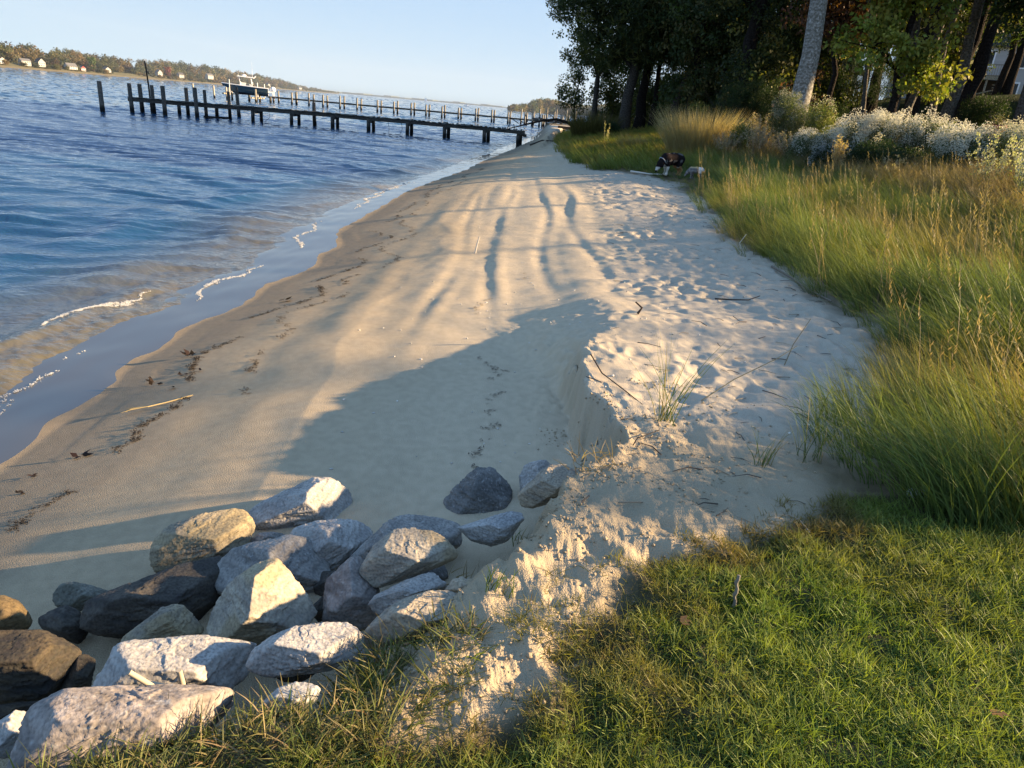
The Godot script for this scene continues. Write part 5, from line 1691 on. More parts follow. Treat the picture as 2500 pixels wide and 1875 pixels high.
func make_shrubs() -> void:
	var gg := [Color(0.13, 0.155, 0.075), Color(0.16, 0.175, 0.095), Color(0.09, 0.12, 0.06)]
	var dg := [Color(0.035, 0.06, 0.022), Color(0.045, 0.07, 0.026), Color(0.028, 0.045, 0.02)]
	var lg := [Color(0.17, 0.20, 0.065), Color(0.14, 0.18, 0.055), Color(0.21, 0.21, 0.08)]
	var white := Color(0.74, 0.72, 0.62)
	var cream := Color(0.66, 0.63, 0.46)
	shrub("groundsel_shrub", "grey green rounded shrub at the foot of the sycamore", 8.1, -24.2, 0.72, 1.75, gg, 230, 190, Color(0.36, 0.37, 0.29), 201)
	shrub("groundsel_shrub", "yellow green shrub right beside the grey green one", 8.75, -23.4, 0.6, 1.6, lg, 170, 40, cream, 202)
	shrub("groundsel_shrub", "low grey white flowering shrub left end of the white row", 8.0, -21.6, 0.7, 1.25, gg, 150, 330, Color(0.66, 0.65, 0.57), 203)
	shrub("groundsel_shrub", "white flowering shrub in the middle of the row, tallest white mound", 9.1, -21.0, 0.95, 1.75, gg, 170, 560, white, 204)
	shrub("groundsel_shrub", "white flowering shrub with pointed top right of the tallest mound", 9.9, -20.2, 0.85, 1.65, gg, 150, 460, white, 205)
	shrub("groundsel_shrub", "green shrub with few flowers right of the white mounds", 10.6, -20.0, 0.75, 1.45, lg, 190, 40, cream, 206)
	shrub("dark_shrub", "dark green shaded shrub in front of the white flowering row", 8.9, -18.9, 1.15, 1.05, dg, 330, 20, cream, 207)
	shrub("dark_shrub", "low blue grey flowering shrub in shade left of the dark green one", 8.1, -20.0, 0.7, 1.0, dg, 130, 240, Color(0.42, 0.44, 0.44), 208)
	shrub("groundsel_shrub", "white flowering shrub right of the dark green shaded one", 10.1, -18.0, 0.85, 1.35, gg, 160, 420, Color(0.72, 0.70, 0.60), 209)
	shrub("groundsel_shrub", "cream flowering shrub second from the right end of the row", 11.0, -17.6, 0.85, 1.4, lg, 190, 300, cream, 210)
	shrub("groundsel_shrub", "yellowish flowering shrub at the right end of the row", 11.8, -17.0, 0.75, 1.15, lg, 170, 180, Color(0.45, 0.43, 0.26), 211)
	shrub("broad_bush", "large smooth dark green bush left of the sycamore trunk", 9.0, -33.5, 2.0, 2.6, dg, 900, 0, white, 212)
	shrub("broad_bush", "smaller dark green bush in front of the large smooth one", 7.4, -32.0, 1.2, 1.5, dg, 380, 0, white, 213)
	shrub("small_green_shrub", "small light green shrub among dry stalks right of golden tussock", 6.7, -24.5, 0.42, 1.1, lg, 110, 10, cream, 214)
	shrub("garden_tree_small", "small clipped dark pine on the lawn below the house", 17.0, -29.4, 0.95, 1.5, dg, 210, 0, white, 215, "shrub", "")
	for e in [[12.0, -36.0, 1.4, 1.3, 216, "dark low shrub at the edge of the wood, behind the thin trunk"], [14.5, -39.0, 1.6, 1.4, 217, "dark shrub in the wood behind the yellow green tree"], [10.6, -42.0, 1.6, 1.8, 218, "dark shrub under the ivy clad tree"], [11.5, -52.0, 2.0, 2.4, 219, "tall dark shrub filling the gap behind the bush"], [4.6, -46.5, 0.7, 0.9, 220, "grey green shrub at the foot of the first cedar"], [17.3, -41.0, 2.2, 3.4, 222, "tall dark shrub closing the gap between the trunks on the lawn"], [19.5, -46.0, 2.4, 3.6, 223, "big dark shrub deep in the shade right of the tall one"], [5.6, -70.0, 1.5, 2.0, 221, "dark shrub at the end of the beach behind the broken bulkhead"]]:
		shrub("wood_shrub", e[5], e[0], e[1], e[2], e[3], dg, 220, 0, white, e[4])
	tussock("golden_tussock", "large golden grass tussock glowing in the sun behind the black dog", 5.9, -26.6, 2.6, 1.75, 2600, Color(0.38, 0.30, 0.15), Color(0.50, 0.41, 0.22), 231, 0.013)
	tussock("golden_tussock", "lower brown side of the golden tussock, right of it", 7.0, -25.8, 1.7, 1.15, 1100, Color(0.28, 0.19, 0.09), Color(0.42, 0.31, 0.15), 232, 0.012)
	tussock("dark_tussock", "dark shaded grass tussock at the far end of the beach", 3.9, -50.5, 3.2, 1.9, 1700, Color(0.09, 0.085, 0.03), Color(0.15, 0.13, 0.05), 233, 0.02)
	tussock("straw_tussock", "small straw coloured tussock on the grassy bank beyond the dogs", 4.3, -32.5, 1.4, 0.7, 600, Color(0.36, 0.25, 0.10), Color(0.42, 0.31, 0.14), 234, 0.012)
	weed("golden_weed", "upright golden brown dried plant in front of the white shrubs", 7.4, -18.3, 1.15, 24, 0.18, Color(0.3, 0.2, 0.09), Color(0.32, 0.22, 0.09), Color(0.50, 0.37, 0.20), 241)
	weed("yellow_stalk", "pale yellow flower stalk standing in green grass beyond the dogs", 3.5, -36.0, 1.15, 4, 0.3, Color(0.35, 0.32, 0.16), Color(0.25, 0.27, 0.10), Color(0.50, 0.45, 0.22), 242)
	weed("brown_weed", "dry brown weeds with drooping heads before the dark green shrub", 8.0, -16.6, 0.8, 9, 0.45, Color(0.22, 0.16, 0.09), Color(0.2, 0.15, 0.07), Color(0.42, 0.34, 0.22), 243)
	var n := 0
	for e in [[6.9, -23.2, "dry reddish stalks left of the grey green shrub", 1.15], [7.5, -24.9, "dry pale stalks right of the golden tussock", 1.3], [6.2, -24.2, "dry stalks at the right foot of the golden tussock", 0.9], [7.6, -22.3, "dry stalks in front of the grey green shrub", 1.0]]:
		weed("dry_stalks", e[2], e[0], e[1], e[3], 48, 0.5, Color(0.26, 0.19, 0.12), Color(0.25, 0.18, 0.1), Color(0.40, 0.32, 0.23), 250 + n)
		n += 1
	n = 0
	for e in [[8.2, -12.4, "pale sage green weeds at the right edge, tallest and nearest"], [8.9, -13.4, "pale weeds with white tips second from the right edge"], [8.3, -13.6, "silvery seeding weeds left of the tallest pale weeds"], [7.6, -11.4, "leafy pale green weeds low at the right edge"], [9.6, -14.4, "brown tipped weeds at the right edge behind the pale ones"]]:
		weed("tall_weed", e[2], e[0], e[1], 1.2, 22, 0.4, Color(0.22, 0.2, 0.12), Color(0.24, 0.26, 0.12), Color(0.50, 0.47, 0.36), 260 + n)
		n += 1
	# the flower pot on the lawn
	var y := ground(16.1, -27.0, false)
	var pot := thing("flower_pot", Vector3(16.1, y, -27.0), "red flower pot with a pale plant standing on the dark lawn", "flower pot")
	var pg := Geo.new()
	pg.tint = Color(0.42, 0.10, 0.08)
	pg.tube([Vector3(0, 0, 0), Vector3(0, 0.40, 0), Vector3(0, 0.41, 0), Vector3(0, 0.5, 0)], [0.24, 0.34, 0.38, 0.38], 18)
	put("pot", pg.mesh(), M.plain, pot)
	scatter("plant", clump("small", 0), M.leaf, [turned(0, 1.2, Vector3(-0.1, 0.6, 0)), turned(2, 1.2, Vector3(0.15, 0.62, 0.05)), turned(4, 1.0, Vector3(0, 0.75, 0))], [Color(0.3, 0.25, 0.22), Color(0.3, 0.25, 0.22), Color(0.2, 0.2, 0.14)], pot)


# ------------------------------------------------------------------ grass
func grass_clump(kind: String, sd: int) -> ArrayMesh:
	rng.seed = 500 + sd
	var g := Geo.new()
	var base := Color(0.62, 0.72, 0.5)
	if kind == "lawn":
		for k in 26:
			var a := rnd(0, TAU)
			var p := Vector3(cos(a), 0, sin(a)) * sqrt(rnd(0, 1)) * 0.05
			var up := (Vector3.UP * 0.8 + rdir() * 0.75).normalized()
			up.y = absf(up.y) + 0.12
			var s := rnd(0.7, 1.3)
			var straw := Color(1.9, 1.15, 1.6) if rnd(0, 1) < 0.16 else Color(1, 1, 1)
			g.blade(p + Vector3(0, -0.008, 0), up, up.cross(rdir()).normalized(), rnd(0.025, 0.09), rnd(0.0016, 0.0036), rnd(0.2, 1.3), 3, base * s * straw, Color(1.1, 1.1, 0.9) * s * straw)
	else:
		var far := kind == "far"
		var count := 26 if kind == "marsh" else 20
		for k in count:
			var a := rnd(0, TAU)
			var p := Vector3(cos(a), 0, sin(a)) * sqrt(rnd(0, 1)) * (0.13 if not far else 0.22)
			var up := (Vector3.UP + Vector3(0.42, 0, 0) * rnd(0.3, 1.6) + rdir() * 0.24).normalized()
			var s := rnd(0.7, 1.25)
			var straw := Color(1.75, 1.15, 1.4) if rnd(0, 1) < 0.15 else Color(1, 1, 1)
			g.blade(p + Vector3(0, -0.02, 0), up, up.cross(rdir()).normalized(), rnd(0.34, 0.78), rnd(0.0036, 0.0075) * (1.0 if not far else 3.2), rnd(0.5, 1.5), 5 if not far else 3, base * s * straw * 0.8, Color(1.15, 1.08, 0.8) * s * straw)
	return g.mesh()


func make_grass() -> void:
	# the mown lawn at the photographer's feet
	rng.seed = 71
	var where := [[], [], []]
	var tints := [[], [], []]
	for k in 30000:
		var x := rnd(-1.4, 4.6)
		var z := rnd(-3.4, 0.5)
		var r := sqrt(x * x + z * z)
		if r < 0.3 or (r > 3.4 and rnd(0, 1) < 0.35): continue
		var e := x - look(lawn_t, z) + 0.22 * n_soft.get_noise_2d(x * 2.6, z * 2.6)
		if z < -2.9 + 0.3 * n_soft.get_noise_2d(x * 1.4, 3.0) + 0.15 * (x - 1.5) and rnd(0, 1) < 0.8: continue
		if rnd(0, 1) > smoothstep(-0.22, 0.26, e): continue
		var t := 0.5 + 0.5 * n_soft.get_noise_2d(x * 1.3 + 5.0, z * 1.3) + rnd(-0.2, 0.2)
		var edge := 1.0 - smoothstep(0.0, 0.5, e)
		var c := Color(0.13, 0.205, 0.045).lerp(Color(0.26, 0.315, 0.085), t)
		c = c.lerp(Color(0.22, 0.17, 0.075), clampf(edge * 0.75 + 0.5 * maxf(0.0, n_soft.get_noise_2d(x * 0.9, z * 0.9 + 30.0)), 0, 0.9))
		var v := rng.randi() % 3
		where[v].append(turned(rnd(0, TAU), rnd(0.6, 1.08) * lerpf(1.15, 0.9, edge), Vector3(x, ground(x, z) - 0.002, z)))
		tints[v].append(c * rnd(0.8, 1.2))
	for v in 3:
		tag(scatter("lawn_grass", grass_clump("lawn", v), M.grass, where[v], tints[v]), ["short green lawn grass in the foreground", "short green lawn blades mixed through the foreground lawn", "short lawn blades with straw between, foreground"][v], "grass", "", "stuff")
	# marsh grass on the bank
	where = [[], [], []]
	tints = [[], [], []]
	for k in 11500:
		var z := -2.75 - 23.0 * pow(rnd(0, 1), 1.35)
		var a := rnd(-0.2, 7.5)
		var near := smoothstep(-14.0, -5.0, z)
		if a > 5.5 + 0.8 * n_soft.get_noise_2d(z * 0.5, 1.0) and rnd(0, 1) < 0.75: continue
		if rnd(0, 1) > smoothstep(-0.3, 0.35, a + 0.25 * n_soft.get_noise_2d(z * 1.1, 8.0)): continue
		var x := look(grass_t, z) + a
		if z > -3.2 and x < 1.75: continue
		if x * x + z * z < 7.5: continue
		var flow := -2.75 + 0.8 * n_soft.get_noise_2d(x * 0.5, z * 0.35) + 0.5 * n_soft.get_noise_2d(x * 1.7, z * 1.7)
		var mixn := n_soft.get_noise_2d(x * 0.45 + 20.0, z * 0.3) + 0.35 * n_fine.get_noise_2d(x * 1.5, z * 1.5)
		var c := Color(0.17, 0.22, 0.055).lerp(Color(0.12, 0.195, 0.07), smoothstep(-0.2, 0.4, mixn))
		c = c.lerp(Color(0.38, 0.31, 0.15), 0.7 * smoothstep(-0.05, -0.55, mixn) + 0.14)
		if a > 3.6: c = c.lerp(Color(0.27, 0.19, 0.10), 0.6 * smoothstep(3.4, 5.0, a + mixn))
		var v := rng.randi() % 3
		var s := rnd(0.55, 1.0) * lerpf(0.55, 1.0, smoothstep(-0.2, 0.9, a)) * (1.0 + 0.3 * mixn)
		if n_soft.get_noise_2d(x * 1.1 + 50.0, z * 0.9) < -0.42: continue  # gaps
		if x < 5.0 and z < -17.0: s *= 0.42  # trodden short where the dogs are
		where[v].append(turned(-flow, s, Vector3(x, ground(x, z, false), z)))
		tints[v].append(c * rnd(0.8, 1.2))
	for v in 3:
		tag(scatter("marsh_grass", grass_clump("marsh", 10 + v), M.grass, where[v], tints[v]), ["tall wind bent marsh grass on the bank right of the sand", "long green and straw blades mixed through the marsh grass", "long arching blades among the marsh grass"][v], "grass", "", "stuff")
	# seed stalks that stand up out of it
	var stalk := Geo.new()
	for k in 5:
		var p := Vector3(rnd(-0.1, 0.1), 0, rnd(-0.1, 0.1))
		var up := (Vector3.UP + rdir() * 0.3 + Vector3(0.3, 0, 0)).normalized()
		var tall := rnd(0.5, 0.8)
		stalk.blade(p, up, up.cross(rdir()).normalized(), tall, 0.0045, 0.3, 4, Color(0.8, 0.8, 0.8), Color(1, 1, 1))
		var tip: Vector3 = stalk.v[stalk.v.size() - 1]
		for q in 9:
			stalk.leaf(tip + Vector3(0, 0.02 - 0.02 * q, 0) - Vector3(0.012, 0, 0) * q * 0.4, (up + rdir() * 0.5).normalized(), rdir(), 0.04, 0.007, Color(1.05, 1.0, 0.9))
	where.append([])
	tints.append([])
	for k in 240:
		var z := -2.9 - 21.0 * pow(rnd(0, 1), 1.3)
		var a := rnd(-0.1, 5.0)
		var x := look(grass_t, z) + a
		if z > -3.2 and x < 1.8 or x * x + z * z < 8.0: continue
		if x < 5.0 and z < -17.0: continue
		where[3].append(turned(rnd(2.0, 3.6), rnd(0.75, 1.2), Vector3(x, ground(x, z, false), z)))
		tints[3].append(Color(0.36, 0.30, 0.18).lerp(Color(0.27, 0.20, 0.13), rnd(0, 1)) * rnd(0.8, 1.2))
	tag(scatter("seed_stalks", stalk.mesh(), M.grass, where[3], tints[3]), "thin straw seed stalks standing out of the marsh grass", "grass", "", "stuff")
	# the same grass far along the beach, and rusty dry growth behind it
	where = [[], []]
	tints = [[], []]
	for k in 5200:
		var z := rnd(-76, -23)
		var a := rnd(-0.4, 5.5) * (1.0 if z > -34 else 1.25)
		if rnd(0, 1) > smoothstep(-0.35, 0.4, a + 0.3 * n_soft.get_noise_2d(z * 0.8, 8.0)): continue
		var x := look(grass_t, z) + a
		var mixn := n_soft.get_noise_2d(x * 0.35, z * 0.22)
		var c := Color(0.19, 0.23, 0.07).lerp(Color(0.33, 0.26, 0.10), smoothstep(-0.3, 0.4, mixn))
		where[0].append(turned(rnd(2.4, 3.8), rnd(0.6, 1.0), Vector3(x, ground(x, z, false), z)))
		tints[0].append(c * rnd(0.8, 1.2))
	for k in 2600:
		var z := rnd(-24, -8)
		var a := rnd(3.6, 7.6)
		if n_soft.get_noise_2d(z * 0.5, a * 0.6) < -0.15: continue
		var x := look(grass_t, z) + a
		where[1].append(turned(rnd(0, TAU), rnd(0.95, 1.45), Vector3(x, ground(x, z, false), z)))
		tints[1].append(Color(0.22, 0.165, 0.105).lerp(Color(0.31, 0.25, 0.165), rnd(0, 1)) * rnd(0.75, 1.2))
	tag(scatter("far_marsh_grass", grass_clump("far", 21), M.grass, where[0], tints[0]), "grass on the bank farther along the beach beyond the dogs", "grass", "", "stuff")
	tag(scatter("dry_grass", grass_clump("marsh", 22), M.grass, where[1], tints[1]), "rusty brown dry grass behind the green marsh grass", "grass", "", "stuff")
	# half dead grass on the verge between the lawn and the boulders
	where = []
	tints = []
	for k in 900:
		var x := rnd(-1.15, -0.05)
		var z := rnd(-1.9, -0.95)
		var e := x - look(bank_t, z)
		if e < -0.42 or (x > -0.25 and rnd(0, 1) < 0.6) or (e < -0.1 and x < -0.62): continue
		if n_soft.get_noise_2d(x * 4.0, z * 4.0) < -0.25: continue
		where.append(turned(rnd(0, TAU), rnd(0.9, 1.6), Vector3(x, ground(x, z) - 0.004, z)))
		tints.append(Color(0.13, 0.18, 0.05).lerp(Color(0.27, 0.215, 0.12), rnd(0.0, 0.9)) * rnd(0.7, 1.2))
	tag(scatter("verge_grass", grass_clump("lawn", 6), M.grass, where, tints), "half dead brown and green grass on the verge above the boulders", "grass", "", "stuff")
	# single tufts in the sand
	var n := 0
	for e in [[0.86, -3.62, 0.55, 34, "thin upright tuft of beach grass alone in the pale sand", 0], [1.55, -3.3, 0.3, 26, "small leaning grass tuft at the corner of lawn and sand", 0], [1.28, -3.2, 0.24, 20, "low sparse grass tuft left of the leaning one", 0], [0.02, -2.05, 0.1, 34, "small green grass tuft by the flat little stone", 0], [0.42, -3.02, 0.11, 60, "brown matted dry grass on top of the sand dusted slab", 1], [-0.12, -2.42, 0.1, 40, "dry straw caught beside the overhanging light boulder", 1], [-0.48, -1.66, 0.13, 90, "dead brown grass between white boulder and bluish stone", 1], [-0.66, -1.56, 0.14, 90, "dead straw grass behind the bluish stone, close to the huge boulder", 1], [-0.30, -1.75, 0.12, 60, "tuft of half dry grass on the bank edge below the sunlit white boulder", 2], [-0.72, -1.28, 0.12, 80, "green and straw grass in front of the huge boulder", 2], [-0.45, -1.33, 0.12, 80, "half dry grass in the front corner right of the huge boulder", 2], [0.12, -2.95, 0.09, 20, "few green blades on the sand bank behind the dry mat", 0]]:
		var y := ground(e[0], e[1])
		var o := thing("grass_tuft", Vector3(e[0], y, e[1]), e[4], "grass tuft", "")
		rng.seed = 700 + n
		var g := Geo.new()
		for k in e[3]:
			var up := (Vector3.UP * (1.0 if e[5] == 0 else 0.45) + rdir() * (0.35 if e[5] == 0 else 0.8)).normalized()
			up.y = absf(up.y) + 0.05
			var c := Color(0.11, 0.16, 0.045) if e[5] == 0 or (e[5] == 2 and rnd(0, 1) < 0.45) else Color(0.30, 0.23, 0.13)
			if rnd(0, 1) < 0.25: c = Color(0.33, 0.27, 0.14)
			c = c * rnd(0.7, 1.25)
			var w: float = 0.05 if e[5] == 0 else 0.12
			g.blade(Vector3(rnd(-w, w), -0.01, rnd(-w, w)), up, up.cross(rdir()).normalized(), e[2] * rnd(0.5, 1.15), 0.0034, rnd(0.1, 1.2), 4, c * 0.8, c * 1.1)
		put("blades", g.mesh(), M.grass, o)
		n += 1
# ------------------------------------------------------------------ dogs: one continuous body each, meshed as surface nets
func surface_net(caps: Array, cell: float, blend: float) -> Geo:
	# caps: [a, b, radius at a, radius at b]
	var lo := Vector3.INF
	var hi := -Vector3.INF
	for c in caps:
		var m: float = maxf(c[2], c[3]) + cell * 2.0
		lo = lo.min(c[0] - Vector3.ONE * m).min(c[1] - Vector3.ONE * m)
		hi = hi.max(c[0] + Vector3.ONE * m).max(c[1] + Vector3.ONE * m)
	var nx := int((hi.x - lo.x) / cell) + 2
	var ny := int((hi.y - lo.y) / cell) + 2
	var nz := int((hi.z - lo.z) / cell) + 2
	var f := PackedFloat32Array()
	f.resize(nx * ny * nz)
	for z in nz:
		for y in ny:
			for x in nx:
				var p := lo + Vector3(x, y, z) * cell
				var d := 9.0
				for c in caps:
					var a: Vector3 = c[0]
					var ab: Vector3 = c[1] - a
					var t := clampf((p - a).dot(ab) / maxf(ab.length_squared(), 1e-9), 0, 1)
					var e := (p - a - ab * t).length() - lerpf(c[2], c[3], t)
					var h := clampf(0.5 + 0.5 * (d - e) / blend, 0, 1)
					d = lerpf(d, e, h) - blend * h * (1.0 - h)
				f[(z * ny + y) * nx + x] = d
	var g := Geo.new()
	var at := {}
	for z in nz - 1:
		for y in ny - 1:
			for x in nx - 1:
				var sum := Vector3.ZERO
				var n := 0
				var base := (z * ny + y) * nx + x
				for e in [[0, 1], [2, 3], [4, 5], [6, 7], [0, 2], [1, 3], [4, 6], [5, 7], [0, 4], [1, 5], [2, 6], [3, 7]]:
					var pa := Vector3(e[0] & 1, (e[0] >> 1) & 1, e[0] >> 2)
					var pb := Vector3(e[1] & 1, (e[1] >> 1) & 1, e[1] >> 2)
					var va := f[base + int(pa.x) + int(pa.y) * nx + int(pa.z) * nx * ny]
					var vb := f[base + int(pb.x) + int(pb.y) * nx + int(pb.z) * nx * ny]
					if (va < 0.0) != (vb < 0.0):
						sum += pa.lerp(pb, va / (va - vb))
						n += 1
				if n:
					at[base] = g.v.size()
					g.v.append(lo + (Vector3(x, y, z) + sum / n) * cell)
	var sx := 1
	var sy := nx
	var sz := nx * ny
	for z in range(1, nz - 1):
		for y in range(1, ny - 1):
			for x in range(1, nx - 1):
				var b := (z * ny + y) * nx + x
				for ax in [[sx, sy, sz], [sy, sz, sx], [sz, sx, sy]]:
					var v0 := f[b]
					var v1 := f[b + ax[0]]
					if (v0 < 0.0) == (v1 < 0.0): continue
					var q := [at[b], at[b - ax[1]], at[b - ax[1] - ax[2]], at[b - ax[2]]]
					if v0 < 0.0: g.i.append_array(PackedInt32Array([q[0], q[2], q[1], q[0], q[3], q[2]]))
					else: g.i.append_array(PackedInt32Array([q[0], q[1], q[2], q[0], q[2], q[3]]))
	g.n.resize(g.v.size())
	g.grid_normals()
	return g


func make_dogs() -> void:
	var V := func(x: float, y: float, z: float) -> Vector3: return Vector3(x, y, z)
	# the black dog, nose down; it looks towards -x
	var caps := [
		[Vector3(-0.20, 0.42, 0), Vector3(0.02, 0.45, 0), 0.145, 0.135], [Vector3(0.02, 0.45, 0), Vector3(0.24, 0.46, 0), 0.135, 0.13],
		[Vector3(-0.20, 0.36, 0), Vector3(0.0, 0.38, 0), 0.13, 0.11], [Vector3(-0.24, 0.46, 0), Vector3(-0.40, 0.30, 0), 0.115, 0.085],
		[Vector3(-0.40, 0.29, 0), Vector3(-0.45, 0.22, 0), 0.082, 0.07], [Vector3(-0.46, 0.20, 0), Vector3(-0.52, 0.10, 0), 0.05, 0.032],
		[Vector3(-0.38, 0.31, 0.07), Vector3(-0.40, 0.22, 0.105), 0.03, 0.018], [Vector3(-0.38, 0.31, -0.07), Vector3(-0.40, 0.22, -0.105), 0.03, 0.018],
		[Vector3(-0.21, 0.34, 0.085), Vector3(-0.20, 0.2, 0.09), 0.06, 0.037], [Vector3(-0.20, 0.2, 0.09), Vector3(-0.22, 0.03, 0.09), 0.034, 0.026], [Vector3(-0.22, 0.025, 0.09), Vector3(-0.26, 0.02, 0.09), 0.03, 0.024],
		[Vector3(-0.19, 0.34, -0.085), Vector3(-0.12, 0.2, -0.09), 0.06, 0.037], [Vector3(-0.12, 0.2, -0.09), Vector3(-0.13, 0.03, -0.09), 0.034, 0.026], [Vector3(-0.13, 0.025, -0.09), Vector3(-0.17, 0.02, -0.09), 0.03, 0.024],
		[Vector3(0.25, 0.42, 0.08), Vector3(0.19, 0.26, 0.09), 0.105, 0.065], [Vector3(0.19, 0.26, 0.09), Vector3(0.30, 0.16, 0.085), 0.055, 0.035], [Vector3(0.30, 0.16, 0.085), Vector3(0.27, 0.03, 0.085), 0.03, 0.024], [Vector3(0.27, 0.025, 0.085), Vector3(0.23, 0.02, 0.085), 0.028, 0.024],
		[Vector3(0.25, 0.42, -0.08), Vector3(0.24, 0.26, -0.09), 0.105, 0.065], [Vector3(0.24, 0.26, -0.09), Vector3(0.37, 0.17, -0.085), 0.055, 0.035], [Vector3(0.37, 0.17, -0.085), Vector3(0.35, 0.03, -0.085), 0.03, 0.024], [Vector3(0.35, 0.025, -0.085), Vector3(0.31, 0.02, -0.085), 0.028, 0.024],
		[Vector3(0.34, 0.49, 0), Vector3(0.39, 0.42, 0), 0.05, 0.035], [Vector3(-0.26, 0.36, 0), Vector3(-0.29, 0.28, 0), 0.08, 0.05]]
	for dog in 2:
		var g := surface_net(caps, 0.022, 0.045)
		for k in g.v.size():
			var p := g.v[k]
			# shaggy coat: small uneven tufts
			p += g.n[k] * 0.010 * n_fine.get_noise_3dv(p * 22.0)
			g.v[k] = p
			var spot := n_soft.get_noise_3dv(p * 7.0)
			var c: Color
			if dog == 0:
				c = Color(0.016, 0.014, 0.014)
				if spot > 0.28 and p.y > 0.3 and p.x > -0.3: c = Color(0.12, 0.11, 0.105)
				if p.y < 0.27 and p.x > -0.15 and p.x < 0.2 and p.x > -0.3: c = Color(0.55, 0.47, 0.36) if p.y < 0.24 else c
				if p.y < 0.26 and p.x > 0.16: c = Color(0.42, 0.22, 0.10)
				if p.y < 0.24 and p.x > -0.3 and p.x < 0.0: c = Color(0.62, 0.56, 0.47)
				if p.x < -0.44 and p.y < 0.2: c = Color(0.58, 0.53, 0.46)
				if p.x < -0.505 and p.y < 0.13: c = Color(0.02, 0.018, 0.018)
				if p.y < 0.34 and p.x < -0.2 and p.x > -0.33 and absf(p.z) < 0.07: c = Color(0.6, 0.55, 0.48)
			else:
				c = Color(0.17, 0.15, 0.14).lerp(Color(0.30, 0.27, 0.25), smoothstep(-0.2, 0.4, spot))
				if p.x > 0.12 and p.y > 0.3: c = Color(0.68, 0.63, 0.55)
				if p.x > 0.28: c = Color(0.55, 0.33, 0.15) if p.y < 0.4 else Color(0.68, 0.62, 0.53)
				if p.y > 0.52 and p.x < 0.1: c = Color(0.42, 0.31, 0.17)
			g.c.append(c)
		g.n.fill(Vector3.ZERO)
		g.grid_normals()
		var at := Vector3(4.1, 0, -21.9) if dog == 0 else Vector3(4.62, 0, -20.9)
		at.y = ground(at.x, at.z, false) + (0.02 if dog == 0 else 0.04)
		var o := thing("dog", at, "black dog with white and tan legs sniffing the grass, head down" if dog == 0 else "small grey dog with white rump, half hidden in grass behind the black one", "dog")
		o.rotation.y = deg_to_rad(32.0 if dog == 0 else -12.0)
		o.scale = Vector3.ONE * (1.08 if dog == 0 else 0.56)
		put("body", g.mesh(), M.matte, o)
		if dog == 0:
			for e in [-1, 1]:
				var ey := Geo.new()
				ey.tint = Color(0.01, 0.008, 0.006)
				ey.lump(Vector3(-0.468, 0.245, 0.045 * e), Vector3.ONE * 0.011, 8, 6, 0.0, 0)
				put("eye", ey.mesh(), M.gloss, o)
			var co := Geo.new()
			co.tint = Color(0.30, 0.34, 0.38)
			var ring := []
			var rr := []
			for k in 15:
				var a := TAU * k / 14.0
				ring.append(Vector3(-0.345, 0.37, 0) + Vector3(-0.66, 0.75, 0) * 0.105 * cos(a) + Vector3(0, 0, 1) * 0.108 * sin(a))
				rr.append(0.011)
			co.tube(ring, rr, 6, false)
			put("collar", co.mesh(), M.plain, o)


# ------------------------------------------------------------------ things lying about
func stick(called: String, label: String, pts: Array, r: float, col: Color, category := "stick", raise := 0.0) -> MeshInstance3D:
	# pts: [x, z, height above the ground]
	var path := []
	var rad := []
	var base := Vector3(pts[0][0], ground(pts[0][0], pts[0][1]), pts[0][1])
	for k in pts.size():
		var p: Array = pts[k]
		path.append(Vector3(p[0], ground(p[0], p[1]) + p[2] + r * 0.6 + raise, p[1]) - base)
		rad.append(r * (1.0 - 0.6 * k / pts.size()))
	var g := Geo.new()
	g.tint = col
	g.tube(path, rad, 6, true, 0.1)
	var o := put(called, g.mesh(), M.matte)
	o.position = base
	tag(o, label, category)
	return o


